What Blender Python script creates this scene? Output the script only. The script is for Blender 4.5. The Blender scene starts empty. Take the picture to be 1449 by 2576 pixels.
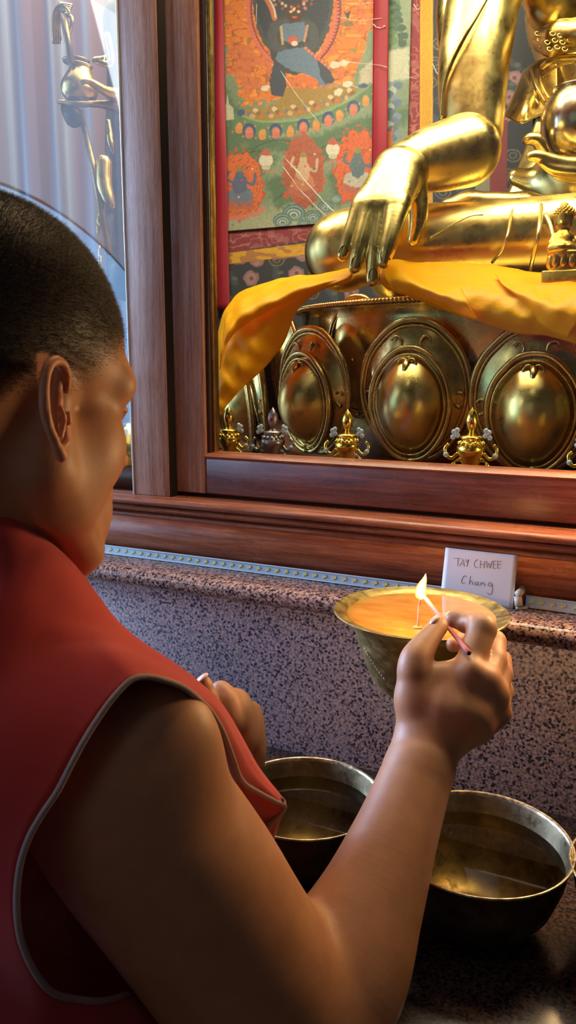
import bpy, bmesh, math, random
import numpy as np
from mathutils import Vector, Matrix
random.seed(7); RNG = np.random.default_rng(7)
SC = bpy.context.scene
COL = SC.collection

# ------------------------------------------------------------------ camera
F = 2000.0; PITCH = math.radians(10.5); YAW = math.radians(26.3)
CAM = np.array([0.0, -0.84, 0.48])
FW = np.array([-math.sin(YAW)*math.cos(PITCH), math.cos(YAW)*math.cos(PITCH), -math.sin(PITCH)])
RT = np.array([math.cos(YAW), math.sin(YAW), 0.0]); UP = np.cross(RT, FW)
cd = bpy.data.cameras.new('camera'); cam = bpy.data.objects.new('camera', cd); COL.objects.link(cam)
cd.sensor_fit = 'VERTICAL'; cd.sensor_height = 24.0; cd.lens = 24.0*F/2576.0
cd.clip_start = 0.02; cd.clip_end = 50
cam.matrix_world = Matrix(((RT[0], UP[0], -FW[0], CAM[0]), (RT[1], UP[1], -FW[1], CAM[1]), (RT[2], UP[2], -FW[2], CAM[2]), (0, 0, 0, 1)))
SC.camera = cam
cd.dof.use_dof = True; cd.dof.focus_distance = 0.92; cd.dof.aperture_fstop = 13.0

def ray(x, y): return FW + RT*((x-724.5)/F) - UP*((y-1288)/F)
def P(x, y, d): return CAM + ray(x, y)*d
def oy(x, y, Y):
    r = ray(x, y); return CAM + r*((Y-CAM[1])/r[1])
def oz(x, y, Z):
    r = ray(x, y); return CAM + r*((Z-CAM[2])/r[2])
def proj(q):
    q = np.asarray(q)-CAM; d = q@FW
    return 724.5+F*(q@RT)/d, 1288-F*(q@UP)/d, d

# ------------------------------------------------------------------ view + world + lamps
SC.view_settings.view_transform = 'Standard'; SC.view_settings.look = 'None'
SC.view_settings.gamma = 1.0; SC.view_settings.use_curve_mapping = False
SC.view_settings.exposure = 0.0
w = bpy.data.worlds.new('world'); SC.world = w; w.use_nodes = True
w.node_tree.nodes['Background'].inputs[0].default_value = (0.5, 0.6, 0.9, 1)
w.node_tree.nodes['Background'].inputs[1].default_value = 0.05

def area(name, loc, target, size, power, color, sy=None):
    l = bpy.data.lights.new(name, 'AREA'); l.energy = power; l.color = color
    l.size = size
    if sy: l.shape = 'RECTANGLE'; l.size_y = sy
    o = bpy.data.objects.new(name, l); COL.objects.link(o)
    d = Vector(target)-Vector(loc)
    o.matrix_world = Matrix.Translation(Vector(loc)) @ d.to_track_quat('-Z', 'Y').to_matrix().to_4x4()
    return o
def point(name, loc, power, color, r=0.01):
    l = bpy.data.lights.new(name, 'POINT'); l.energy = power; l.color = color; l.shadow_soft_size = r
    o = bpy.data.objects.new(name, l); COL.objects.link(o); o.location = loc
    return o
COOL = (0.42, 0.62, 1.0); WARM = (1.0, 0.62, 0.28)
area('daylight_rear', (-2.95, -3.1, 2.15), (-0.5, 0.4, 0.6), 0.7, 8, (0.85, 0.95, 1.0), 0.9)
area('daylight_side', (-3.0, -0.58, 1.05), (-0.4, 0.1, 0.5), 1.0, 90, (0.50, 0.68, 1.0), 1.4)
area('daylight_front', (-2.9, -0.12, 0.8), (-0.2, -0.12, 0.25), 0.7, 120, COOL, 0.9)
area('cabinet_lamp', (-0.25, 0.42, 1.58), (-0.25, 0.44, 0.5), 1.3, 18, (1.0, 0.95, 0.72), 0.14)
area('cabinet_front_lamp', (-0.3, 0.13, 1.5), (-0.35, 0.6, 0.6), 1.0, 8, (1.0, 0.93, 0.70), 0.10)
area('left_case_fill', (-1.1, 0.3, 1.55), (-1.0, 0.45, 0.6), 0.6, 9, (1.0, 0.90, 0.72), 0.10)  # added fill that makes the left statue visible, no known lamp there
area('shrine_fill', (-0.38, 0.0, 1.25), (-0.4, -0.3, 0.2), 0.4, 3.6, (1.0, 0.66, 0.34), 0.08)  # added warm fill on the shoulders, in place of spill from the cabinet
area('room_lamp', (-0.1, -1.45, 2.42), (-0.1, -1.4, 0), 0.5, 1.2, (1.0, 0.97, 0.88), 0.5)
area('altar_lamps', (-0.01, 0.03, 0.42), (-0.3, -0.45, 0.22), 0.16, 1.7, WARM, 0.06)

# ------------------------------------------------------------------ mesh helpers
def empty(name, loc=(0, 0, 0), **props):
    o = bpy.data.objects.new(name, None); COL.objects.link(o); o.location = loc; o.empty_display_size = 0.02
    for k, v in props.items(): o[k] = v
    return o
def tag(o, label=None, category=None, group=None, kind=None):
    for k, v in (('label', label), ('category', category), ('group', group), ('kind', kind)):
        if v: o[k] = v
    return o
def link(name, me, mat=None, parent=None, smooth=True):
    o = bpy.data.objects.new(name, me); COL.objects.link(o)
    if mat is not None: me.materials.append(mat)
    if smooth and len(me.polygons): me.polygons.foreach_set('use_smooth', np.ones(len(me.polygons), dtype=bool))
    if parent is not None:
        o.parent = parent; o.matrix_parent_inverse = Matrix.Identity(4)
        # geometry is authored in world space: shift it into the parent's space
        off = Vector((0, 0, 0)); p = parent
        while p is not None: off += Vector(p.location); p = p.parent
        if off.length > 0: me.transform(Matrix.Translation(-off))
    me.update()
    return o
def mesh_np(V, Fq, name='m'):
    me = bpy.data.meshes.new(name)
    V = np.asarray(V, dtype=np.float32); Fq = np.asarray(Fq, dtype=np.int32); n = Fq.shape[1]
    me.vertices.add(len(V)); me.vertices.foreach_set('co', V.ravel())
    me.loops.add(Fq.size); me.loops.foreach_set('vertex_index', Fq.ravel())
    me.polygons.add(len(Fq)); me.polygons.foreach_set('loop_start', np.arange(0, Fq.size, n, dtype=np.int32))
    me.update(calc_edges=True); me.validate()
    return me
class MB:
    """collects shapes into one mesh"""
    def __init__(s): s.v = []; s.f = []
    def add(s, v, f):
        o = len(s.v); s.v += [tuple(map(float, q)) for q in v]; s.f += [tuple(i+o for i in q) for q in f]; return s
    def box(s, x0, x1, y0, y1, z0, z1):
        v = [(x, y, z) for z in (z0, z1) for y in (y0, y1) for x in (x0, x1)]
        return s.add(v, [(0, 2, 3, 1), (4, 5, 7, 6), (0, 1, 5, 4), (2, 6, 7, 3), (0, 4, 6, 2), (1, 3, 7, 5)])
    def tube(s, pts, r, n=8, cap=True, flat=1.0):
        pts = [np.array(p, float) for p in pts]; m = len(pts)
        rs = r if isinstance(r, (list, tuple, np.ndarray)) else [r]*m
        v = []; prev = None
        for i in range(m):
            t = pts[min(i+1, m-1)]-pts[max(i-1, 0)]; t /= (np.linalg.norm(t)+1e-12)
            if prev is None:
                a = np.array([0, 0, 1.0]) if abs(t[2]) < .9 else np.array([1.0, 0, 0])
                u = np.cross(t, a)
            else: u = prev-t*(prev@t)
            u /= (np.linalg.norm(u)+1e-12); prev = u; w_ = np.cross(t, u)
            for k in range(n):
                a = 2*math.pi*k/n; v.append(pts[i]+rs[i]*(math.cos(a)*u+flat*math.sin(a)*w_))
        f = [(i*n+k, i*n+(k+1) % n, (i+1)*n+(k+1) % n, (i+1)*n+k) for i in range(m-1) for k in range(n)]
        if cap: f += [tuple(range(n-1, -1, -1)), tuple((m-1)*n+k for k in range(n))]
        return s.add(v, f)
    def lathe(s, prof, c, n=48, axis=None, close=False):
        """prof: list of (r, h) about axis (default z) through c"""
        c = np.array(c, float)
        if axis is None: A = np.eye(3)
        else:
            zz = np.array(axis, float); zz /= np.linalg.norm(zz); a = np.array([1.0, 0, 0]) if abs(zz[0]) < .9 else np.array([0, 1.0, 0])
            xx = np.cross(a, zz); xx /= np.linalg.norm(xx); A = np.array([xx, np.cross(zz, xx), zz])
        v = []; m = len(prof)
        for r, h in prof:
            for k in range(n):
                t = 2*math.pi*k/n; v.append(c+np.array([r*math.cos(t), r*math.sin(t), h])@A)
        f = [(i*n+k, i*n+(k+1) % n, (i+1)*n+(k+1) % n, (i+1)*n+k) for i in range(m-1) for k in range(n)]
        if close: f += [((m-1)*n+k, (m-1)*n+(k+1) % n, (k+1) % n, k) for k in range(n)]
        return s.add(v, f)
    def ball(s, c, r, n=14, m=8, R=None):
        c = np.array(c, float); r = np.array(r if hasattr(r, '__len__') else [r]*3, float)
        R = np.eye(3) if R is None else R
        v = [c+(np.array([0, 0, 1])*r)@R]
        for i in range(1, m):
            a = math.pi*i/m
            for k in range(n):
                b = 2*math.pi*k/n; v.append(c+(np.array([math.sin(a)*math.cos(b), math.sin(a)*math.sin(b), math.cos(a)])*r)@R)
        v.append(c-(np.array([0, 0, 1])*r)@R)
        f = [(0, 1+k, 1+(k+1) % n) for k in range(n)]
        f += [(1+i*n+k, 1+(i+1)*n+k, 1+(i+1)*n+(k+1) % n, 1+i*n+(k+1) % n) for i in range(m-2) for k in range(n)]
        l = len(v)-1; b0 = 1+(m-2)*n
        f += [(l, b0+(k+1) % n, b0+k) for k in range(n)]
        return s.add(v, f)
    def prism(s, prof, x0, x1):
        """closed (y,z) profile extruded along x"""
        n = len(prof); v = [(x0, y, z) for y, z in prof]+[(x1, y, z) for y, z in prof]
        f = [(i, (i+1) % n, n+(i+1) % n, n+i) for i in range(n)]
        return s.add(v, f+[tuple(range(n-1, -1, -1)), tuple(range(n, 2*n))])
    def build(s, name, mat, parent=None, bevel=0, smooth=True, auto=None, up=False):
        me = bpy.data.meshes.new(name); me.from_pydata(s.v, [], s.f)
        bm = bmesh.new(); bm.from_mesh(me); bmesh.ops.recalc_face_normals(bm, faces=bm.faces)
        if up and sum(f.normal.z for f in bm.faces) < 0: bmesh.ops.reverse_faces(bm, faces=bm.faces)
        bm.to_mesh(me); bm.free()
        o = link(name, me, mat, parent, smooth)
        if auto: 
            me.set_sharp_from_angle(angle=math.radians(auto))
        if bevel:
            b = o.modifiers.new('bevel', 'BEVEL'); b.width = bevel; b.segments = 2; b.limit_method = 'ANGLE'; b.angle_limit = math.radians(40)
        return o

def cr(p, n, closed=False):
    """Catmull-Rom through points p, n samples per span"""
    p = np.asarray(p, float)
    if closed: q = np.vstack([p[-1:], p, p[:2]]); m = len(p)
    else: q = np.vstack([2*p[:1]-p[1:2], p, 2*p[-1:]-p[-2:-1]]); m = len(p)-1
    out = []
    for i in range(m):
        a, b, c, d = q[i:i+4]
        for k in range(n):
            t = k/n; out.append(.5*((2*b)+(c-a)*t+(2*a-5*b+4*c-d)*t*t+(3*b-a-3*c+d)*t**3))
    if not closed: out.append(p[-1])
    return np.array(out)
def loft(grid, nu=8, nv=8, closed_u=False):
    """grid [rows][cols][3] -> dense verts + quads"""
    g = np.asarray(grid, float)
    rows = np.array([cr(r, nv) for r in g])                 # interpolate along columns
    full = np.array([cr(rows[:, j], nu, closed_u) for j in range(rows.shape[1])]).transpose(1, 0, 2)
    U, V = full.shape[:2]; idx = np.arange(U*V).reshape(U, V)
    if closed_u: idx = np.vstack([idx, idx[:1]])
    f = np.stack([idx[:-1, :-1], idx[1:, :-1], idx[1:, 1:], idx[:-1, 1:]], -1).reshape(-1, 4)
    return full, f
def sheet(name, grid, mat, parent, nu=8, nv=8, thick=0.0015, closed_u=False, jitter=None):
    full, f = loft(grid, nu, nv, closed_u)
    V = full.reshape(-1, 3)
    if jitter is not None: V = jitter(V)
    me = mesh_np(V, f, name); o = link(name, me, mat, parent)
    m = o.modifiers.new('thickness', 'SOLIDIFY'); m.thickness = thick; m.offset = 0
    return o

# ------------------------------------------------------------------ implicit sculpting (smooth unions -> one continuous mesh)
class Sculpt:
    def __init__(s): s.ops = []
    def cone(s, a, b, ra, rb, k=.01, sub=False, flat=None):
        s.ops.append(('c', np.array(a, float), np.array(b, float), ra, rb, k, sub, flat)); return s
    def ell(s, c, r, R=None, k=.01, sub=False):
        s.ops.append(('e', np.array(c, float), np.array(r, float), np.eye(3) if R is None else np.asarray(R, float), 0, k, sub, None)); return s
    def chain(s, pts, k=.01, sub=False, flat=None, smooth=0):
        """pts: (px, py, depth, radius in px)"""
        pts = np.array(pts, float)
        if smooth: pts = cr(pts, smooth*3)
        q = [(P(a[0], a[1], a[2]), a[3]*a[2]/F) for a in pts]
        if smooth: return s.poly(q, k, sub)
        for (a, ra), (b, rb) in zip(q[:-1], q[1:]): s.cone(a, b, ra, rb, k, sub, flat)
        return s
    def poly(s, q, k=.01, sub=False):
        """one tapered limb along many short segments: no swelling at the joints"""
        A = np.array([a for a, r in q]); r = np.array([r for a, r in q])
        s.ops.append(('p', A.mean(0), A, r, 0, k, sub, None)); return s
    @staticmethod
    def prim(o, p):
        if o[0] == 'p':
            A, r = o[2], o[3]; d = np.full(len(p), 1e9)
            for i in range(len(A)-1):
                ba = A[i+1]-A[i]; q = p-A[i]; h = np.clip(q@ba/max(ba@ba, 1e-12), 0, 1)
                d = np.minimum(d, np.sqrt(np.maximum(((q-h[:, None]*ba)**2).sum(1), 0))-(r[i]+(r[i+1]-r[i])*h))
            return d
        if o[0] == 'c':
            a, b, ra, rb, fl = o[1], o[2], o[3], o[4], o[7]
            q = p-a; ba = b-a; sc = 1.0
            if fl is not None:
                n, sc = fl; q = q+np.outer(q@n, n)*(sc-1); ba = ba+n*(ba@n)*(sc-1)
            h = np.clip(q@ba/max(ba@ba, 1e-12), 0, 1)
            return (np.linalg.norm(q-h[:, None]*ba, axis=1)-(ra+(rb-ra)*h))/sc
        c, r, R = o[1], o[2], o[3]
        q = (p-c)@R.T; k0 = np.linalg.norm(q/r, axis=1); k1 = np.linalg.norm(q/(r*r), axis=1)
        return k0*(k0-1)/np.maximum(k1, 1e-9)
    def val(s, p, ops=None):
        d = np.full(len(p), 1.0)
        for o in (s.ops if ops is None else ops):
            e = s.prim(o, p); k = max(o[5], 1e-6)
            if o[6]:
                h = np.maximum(k-np.abs(d+e), 0)/k; d = np.maximum(d, -e)+h*h*k*.25
            else:
                h = np.maximum(k-np.abs(d-e), 0)/k; d = np.minimum(d, e)-h*h*k*.25
        return d
    def mesh(s, name, h, post=None):
        lo = np.full(3, 1e9); hi = -lo
        for o in s.ops:
            if o[6]: continue
            if o[0] == 'c':
                for q, r in ((o[1], o[3]), (o[2], o[4])): lo = np.minimum(lo, q-r); hi = np.maximum(hi, q+r)
            elif o[0] == 'p': lo = np.minimum(lo, (o[2]-o[3][:, None]).min(0)); hi = np.maximum(hi, (o[2]+o[3][:, None]).max(0))
            else: r = max(o[2]); lo = np.minimum(lo, o[1]-r); hi = np.maximum(hi, o[1]+r)
        lo -= .02; hi += .02
        B = 12; nb = np.ceil((hi-lo)/(B*h)).astype(int)
        g = np.stack(np.meshgrid(*[np.arange(n) for n in nb], indexing='ij'), -1).reshape(-1, 3)
        cen = lo+(g+.5)*B*h; Rb = B*h*.5*math.sqrt(3)
        vals = np.stack([s.prim(o, cen) for o in s.ops]); tot = s.val(cen)
        act = np.where(np.abs(tot) < Rb*1.6+.004)[0]
        N = (nb*B+4).astype(np.int64); key = lambda q: (q[..., 0]*N[1]+q[..., 1])*N[2]+q[..., 2]
        t = np.arange(B+1); loc = np.stack(np.meshgrid(t, t, t, indexing='ij'), -1).reshape(-1, 3)
        n1 = B+1; VK = []; VV = []; Q = []
        corners = np.array([(i, j, k) for i in (0, 1) for j in (0, 1) for k in (0, 1)])
        edges = [(a, b) for a in range(8) for b in range(a+1, 8) if abs(corners[a]-corners[b]).sum() == 1]
        for ai in act:
            base = g[ai]*B; c = vals[:, ai]
            ops = [o for o, e in zip(s.ops, c) if (e < Rb*1.6+o[5] if o[6] else e < tot[ai]+2.4*Rb+o[5]*1.5)]
            D = s.val(lo+(base+loc)*h, ops).reshape(n1, n1, n1)
            S = D < 0
            if S.all() or not S.any(): continue
            cs = [D[i:i+B, j:j+B, k:k+B] for i, j, k in corners]
            ss = [S[i:i+B, j:j+B, k:k+B] for i, j, k in corners]
            cnt = sum(x.astype(np.int8) for x in ss)
            ci = np.argwhere((cnt > 0) & (cnt < 8))
            if len(ci):
                cv = np.stack([x[tuple(ci.T)] for x in cs], 1)
                acc = np.zeros((len(ci), 3)); num = np.zeros(len(ci))
                for a, b in edges:
                    da, db = cv[:, a], cv[:, b]; m = (da < 0) != (db < 0)
                    tt = np.where(m, da/np.where(m, da-db, 1), 0)
                    pt = corners[a]+tt[:, None]*(corners[b]-corners[a])
                    acc += pt*m[:, None]; num += m
                VV.append(lo+(base+ci+acc/num[:, None])*h); VK.append(key(base+ci))
            for ax in range(3):
                d = np.eye(3, dtype=int)[ax]; u = np.eye(3, dtype=int)[(ax+1) % 3]; v = np.eye(3, dtype=int)[(ax+2) % 3]
                s0 = S[:B, :B, :B]; s1 = S[d[0]:B+d[0], d[1]:B+d[1], d[2]:B+d[2]]
                e = np.argwhere(s0 != s1)
                if not len(e): continue
                fl = s0[tuple(e.T)]; gq = base+e
                quad = np.stack([key(gq), key(gq-u), key(gq-u-v), key(gq-v)], 1)
                Q.append(np.where(fl[:, None], quad[:, ::-1], quad))
        VK = np.concatenate(VK); VV = np.concatenate(VV); Q = np.concatenate(Q)
        o_ = np.argsort(VK); VK = VK[o_]; VV = VV[o_]
        ix = np.clip(np.searchsorted(VK, Q), 0, len(VK)-1); ok = (VK[ix] == Q).all(1)
        Fq = ix[ok]
        if post is not None: VV = post(VV)
        return mesh_np(VV, Fq[:, ::-1], name)

def pm(x, y, d, rx, ry, rz=30, rot=0, k=.012, sub=False):
    """ellipsoid in camera axes, radii in px"""
    a = math.radians(rot); R = np.array([RT*math.cos(a)-UP*math.sin(a), RT*math.sin(a)+UP*math.cos(a), FW]); s_ = d/F
    return P(x, y, d), (rx*s_, ry*s_, rz*s_), R, k, sub
def addell(sc, *a, **kw):
    c, r, R, k, sub = pm(*a, **kw); sc.ell(c, r, R, k, sub)

# ------------------------------------------------------------------ noise for numpy colouring
_VT = {}
def vnoise(x, y, seed=0):
    if seed not in _VT: _VT[seed] = np.random.default_rng(seed).random((256, 256))
    r = _VT[seed]; xi = np.floor(x).astype(int); yi = np.floor(y).astype(int)
    fx = x-xi; fy = y-yi; fx = fx*fx*(3-2*fx); fy = fy*fy*(3-2*fy)
    g = lambda a, b: r[a % 256, b % 256]
    return (g(xi, yi)*(1-fx)+g(xi+1, yi)*fx)*(1-fy)+(g(xi, yi+1)*(1-fx)+g(xi+1, yi+1)*fx)*fy
def srgb(*c):
    c = np.array(c, float)/255.0; return np.where(c < .04045, c/12.92, ((c+.055)/1.055)**2.4)

# ------------------------------------------------------------------ materials
def mat(name, col, rough=.5, metal=0.0, **kw):
    m = bpy.data.materials.new(name); m.use_nodes = True; b = m.node_tree.nodes['Principled BSDF']
    b.inputs['Base Color'].default_value = (*col, 1); b.inputs['Roughness'].default_value = rough; b.inputs['Metallic'].default_value = metal
    for k, v in kw.items():
        b.inputs[k.replace('_', ' ')].default_value = v
    return m
def N(m, t, **kw):
    n = m.node_tree.nodes.new('ShaderNode'+t)
    for k, v in kw.items():
        if k in n.inputs: n.inputs[k].default_value = v
        else: setattr(n, k, v)
    return n
def L(m, a, b): m.node_tree.links.new(a, b)
def bsdf(m): return m.node_tree.nodes['Principled BSDF']
def ramp(m, fac, stops):
    r = N(m, 'ValToRGB'); e = r.color_ramp.elements
    while len(e) > 1: e.remove(e[-1])
    e[0].position = stops[0][0]; e[0].color = (*stops[0][1], 1)
    for p, c in stops[1:]:
        x = e.new(p); x.color = (*c, 1)
    L(m, fac, r.inputs[0]); return r
def coords(m, scale=(1, 1, 1), rot=(0, 0, 0)):
    t = N(m, 'TexCoord'); mp = N(m, 'Mapping'); mp.inputs['Scale'].default_value = scale; mp.inputs['Rotation'].default_value = rot
    g = N(m, 'NewGeometry'); L(m, g.outputs['Position'], mp.inputs['Vector']); return mp.outputs[0]
def bump(m, h, strength=.3, dist=.001):
    b = N(m, 'Bump'); b.inputs['Strength'].default_value = strength; b.inputs['Distance'].default_value = dist
    L(m, h, b.inputs['Height']); L(m, b.outputs[0], bsdf(m).inputs['Normal']); return b
def noise(m, vec, scale, detail=4, rough=.6):
    n = N(m, 'TexNoise'); n.inputs['Scale'].default_value = scale; n.inputs['Detail'].default_value = detail; n.inputs['Roughness'].default_value = rough
    L(m, vec, n.inputs['Vector']); return n.outputs[0]
def mixc(m, fac, a, b, mode='MIX'):
    x = N(m, 'Mix', data_type='RGBA', blend_type=mode)
    for s, v in ((x.inputs[0], fac), (x.inputs[6], a), (x.inputs[7], b)):
        if hasattr(v, 'is_linked') or hasattr(v, 'links'): L(m, v, s)
        elif hasattr(v, '__len__'): s.default_value = (*v, 1)
        else: s.default_value = v
    return x.outputs[2]

def wood(name, c0, c1, c2, rough=.35, scale=(1.5, 30, 30)):
    m = mat(name, c1, rough); v = coords(m, scale)
    n = noise(m, v, 6, 8, .65); r = ramp(m, n, [(.3, c0), (.5, c1), (.72, c2)])
    v2 = coords(m, tuple(s*5 for s in scale)); n2 = noise(m, v2, 9, 3)
    r2 = ramp(m, n2, [(.38, (.55, .55, .55)), (.55, (1, 1, 1))])
    L(m, mixc(m, .6, r.outputs[0], r2.outputs[0], 'MULTIPLY'), bsdf(m).inputs['Base Color'])
    rr = ramp(m, noise(m, coords(m), 14, 5), [(.35, (rough*.75,)*3), (.7, (min(1, rough*1.7),)*3)]); L(m, rr.outputs[0], bsdf(m).inputs['Roughness'])
    bump(m, n2, .25, .0006); return m
M = {}
M['wood_h'] = wood('varnished_wood', srgb(104, 52, 34), srgb(146, 80, 52), srgb(180, 114, 80), .28)
M['wood_v'] = wood('varnished_wood_upright', srgb(140, 92, 72), srgb(174, 124, 100), srgb(196, 150, 124), .38, (30, 30, 1.5))
M['wood_door'] = wood('varnished_wood_rail', srgb(76, 32, 20), srgb(104, 46, 30), srgb(128, 64, 42), .22)
def granite(name, dark, mid, light, rough):
    m = mat(name, mid, rough); v = coords(m)
    n1 = noise(m, v, 300, 3, .6); r1 = ramp(m, n1, [(.36, dark), (.45, mid), (.58, light), (.72, tuple(x*1.25 for x in light))])
    vo = N(m, 'TexVoronoi'); vo.inputs['Scale'].default_value = 380; L(m, v, vo.inputs['Vector'])
    r2 = ramp(m, vo.outputs['Color'], [(.22, (.12, .13, .2)), (.3, (1, 1, 1))])
    n3 = noise(m, v, 120, 2); r3 = ramp(m, n3, [(.33, (.6, .65, .9)), (.5, (1, 1, 1))])
    c = mixc(m, 1.0, r1.outputs[0], r2.outputs[0], 'MULTIPLY'); c = mixc(m, .8, c, r3.outputs[0], 'MULTIPLY')
    L(m, c, bsdf(m).inputs['Base Color']); return m
M['granite'] = granite('speckled_granite', srgb(46, 44, 58), srgb(108, 92, 98), srgb(136, 118, 122), .28)
M['granite_edge'] = granite('speckled_granite_polished', srgb(60, 48, 50), srgb(140, 104, 94), srgb(184, 146, 128), .12)
M['granite_step'] = granite('shade_darkened_brown_granite', srgb(26, 18, 18), srgb(62, 42, 36), srgb(88, 62, 50), .2)  # brown step granite, its colour darkened to stand in for shade there
def metal(name, c0, c1, rough=.25, sc=14, b=.12, patch=.5):
    m = mat(name, c0, rough, 1.0); v = coords(m)
    n = noise(m, v, sc, 5, .6); r = ramp(m, n, [(.38, c0), (.62, c1)]); L(m, r.outputs[0], bsdf(m).inputs['Base Color'])
    rr = ramp(m, noise(m, v, sc*2.3, 6, .7), [(.3, (rough*.7,)*3), (.75, (min(1, rough*(1+patch*2)),)*3)]); L(m, rr.outputs[0], bsdf(m).inputs['Roughness'])
    if b: bump(m, noise(m, v, 24, 3), b, .003)
    return m
M['gold'] = metal('gilded_metal', (0.88, 0.66, 0.20), (0.72, 0.54, 0.18), .30, 12, 0, .25)
M['throne'] = metal('aged_gilded_metal', (0.74, 0.56, 0.18), (0.48, 0.34, 0.12), .24, 16, .04, .3)
M['figurine'] = metal('raw_gold', (0.85, 0.52, 0.08), (0.75, 0.42, 0.06), .32, 60, .5)
M['brass'] = metal('brass', (0.50, 0.36, 0.13), (0.34, 0.24, 0.09), .36, 40, .1)
M['brass_dark'] = metal('tarnished_brass', (0.16, 0.11, 0.07), (0.08, 0.055, 0.04), .45, 30, .1)
M['brass_rim'] = metal('worn_brass_rim', (0.62, 0.50, 0.34), (0.30, 0.22, 0.14), .32, 120, .2)
M['black'] = mat('dark_gap', (.006, .004, .004), .8)
# ------------------------------------------------------------------ the room
def struct(name, mb, m): return tag(mb.build(name, m, smooth=False), kind='structure')
plaster = mat('plaster_wall', srgb(150, 128, 104), .8)
L(plaster, ramp(plaster, noise(plaster, coords(plaster), 3, 5), [(.3, srgb(62, 46, 40)), (.7, srgb(92, 72, 60))]).outputs[0], bsdf(plaster).inputs['Base Color'])
struct('floor', MB().box(-3.2, 2.2, -3.4, 1.5, -.56, -.5), wood('floor_boards', srgb(60, 34, 22), srgb(84, 50, 32), srgb(104, 66, 44), .4, (1, 12, 12)))
struct('ceiling', MB().box(-3.2, 2.2, -3.4, 1.5, 2.5, 2.56), plaster)
struct('wall_front', MB().box(-3.2, 2.2, 1.4, 1.5, -.5, 2.5), plaster)
struct('wall_back', MB().box(-3.2, 2.2, -3.4, -3.3, -.5, 2.5), plaster)
struct('wall_right', MB().box(2.1, 2.2, -3.3, 1.4, -.5, 2.5), plaster)
struct('wall_left', MB().box(-3.2, -3.1, -3.3, 1.4, -.5, 2.5), plaster)

def lit(name, col, strength):
    m = bpy.data.materials.new(name); m.use_nodes = True; nt = m.node_tree; nt.nodes.clear(); e = nt.nodes.new('ShaderNodeEmission'); o = nt.nodes.new('ShaderNodeOutputMaterial')
    e.inputs[0].default_value = (*col, 1); e.inputs[1].default_value = strength; nt.links.new(e.outputs[0], o.inputs[0]); return m
# arched daylight window in the left wall, pale glow panels added above for the left pane's veil
ya = np.linspace(-3.2, -.8, 30); za = -.70+np.sqrt(2.05**2-(ya+2.0)**2)
v = [(-3.095, y, z) for y, z in zip(ya, za)]+[(-3.095, -.8, .05), (-3.095, -3.2, .05)]
struct('window_1', MB().add(v, [tuple(range(len(v)))]), lit('sky_blue_daylight', (.30, .58, 1.0), 3.0))
for k in range(11):
    y0 = -3.25+k*.21
    y1 = y0+.2098; zb_ = lambda y: -.70+math.sqrt(max(.1, 2.05**2-(y+2.0)**2))+.02
    struct('veil_glow_panel' if k == 0 else 'veil_glow_panel.%03d' % k, MB().add([(x_, y_, z_) for x_ in (-3.097, -3.09) for y_, z_ in ((y0, zb_(y0)), (y1, zb_(y1)), (y1, 2.45), (y0, 2.45))], [(0, 1, 2, 3), (7, 6, 5, 4), (0, 4, 5, 1), (1, 5, 6, 2), (2, 6, 7, 3), (3, 7, 4, 0)]), lit('veil_glow', (.52, .66, .95), 1.4 if k % 2 else 1.75))
struct('back_glow_panel', MB().box(-1.3, .3, -3.298, -3.29, .5, 1.9), lit('pale_fill_glow', (.80, .88, 1.0), .32))  # glowing panel added on the back wall to brighten the gold
# ------------------------------------------------------------------ granite altar base
altar = tag(empty('altar_base', (-.3, 0, 0)), 'speckled grey pink granite altar base with a rounded ledge below the wooden cabinet', 'altar')
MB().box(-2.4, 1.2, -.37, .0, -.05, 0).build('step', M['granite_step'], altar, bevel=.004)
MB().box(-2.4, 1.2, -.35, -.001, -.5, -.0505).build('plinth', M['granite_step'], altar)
MB().box(-2.4, 1.2, 0, 1.15, -.5, .186).build('front_panel', M['granite'], altar)
pr = [(1.15, .188), (-.004, .188)]+[(-.004-.012*math.sin(a), .2-.012*math.cos(a)) for a in np.linspace(.15, math.pi, 12)]+[(1.15, .212)]
MB().prism(pr, -2.4, 1.2).build('ledge', M['granite_edge'], altar, auto=50)

# ------------------------------------------------------------------ wooden cabinet
cab = tag(empty('display_cabinet', (-.3, .3, .212)), 'tall reddish brown wooden display cabinet with glass panes standing on the granite ledge', 'cabinet')
MB().box(-2.4, 1.2, .052, .08, .212, .275).build('base_board', M['wood_h'], cab)
prof = [(.09, .270), (.046, .270), (.042, .2715), (.040, .2745), (.042, .2775), (.047, .2790), (.040, .2805), (.034, .2825), (.031, .2855), (.033, .2885),
        (.0375, .2900), (.031, .2915), (.026, .2940), (.0245, .2975), (.027, .3005), (.033, .3022), (.09, .3022)]
MB().prism(prof, -2.4, 1.2).build('moulding', M['wood_h'], cab, auto=75)
MB().box(-2.4, 1.2, .078, 1.10, .302, .335).build('cabinet_floor', mat('cabinet_floor', srgb(96, 60, 38), .35), cab)
dark_in = mat('cabinet_inside', srgb(70, 40, 30), .7)
MB().box(-2.4, 1.2, .05, 1.10, 1.62, 1.66).build('cabinet_top', dark_in, cab)
MB().box(-2.4, 1.2, 1.08, 1.10, .3, 1.62).build('back_board', dark_in, cab)
MB().box(1.16, 1.2, .08, 1.08, .3, 1.62).build('side_board', dark_in, cab)
MB().box(-2.4, -2.36, .08, 1.08, .3, 1.62).build('side_board', dark_in, cab)
# middle post with the dark gap beside the door
xpl, xpr = oy(338, 1237, .048)[0], oy(426, 1250, .048)[0]
MB().box(xpl, xpr, .048, .10, .3022, 1.62).build('post', M['wood_v'], cab, bevel=.0015)
MB().box(xpr-.0002, xpr+.0012, .0495, .10, .3022, 1.62).box(xpr, xpr+.05, .097, .10, .3022, 1.62).build('gap_shadow_strip', M['black'], cab)
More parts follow.
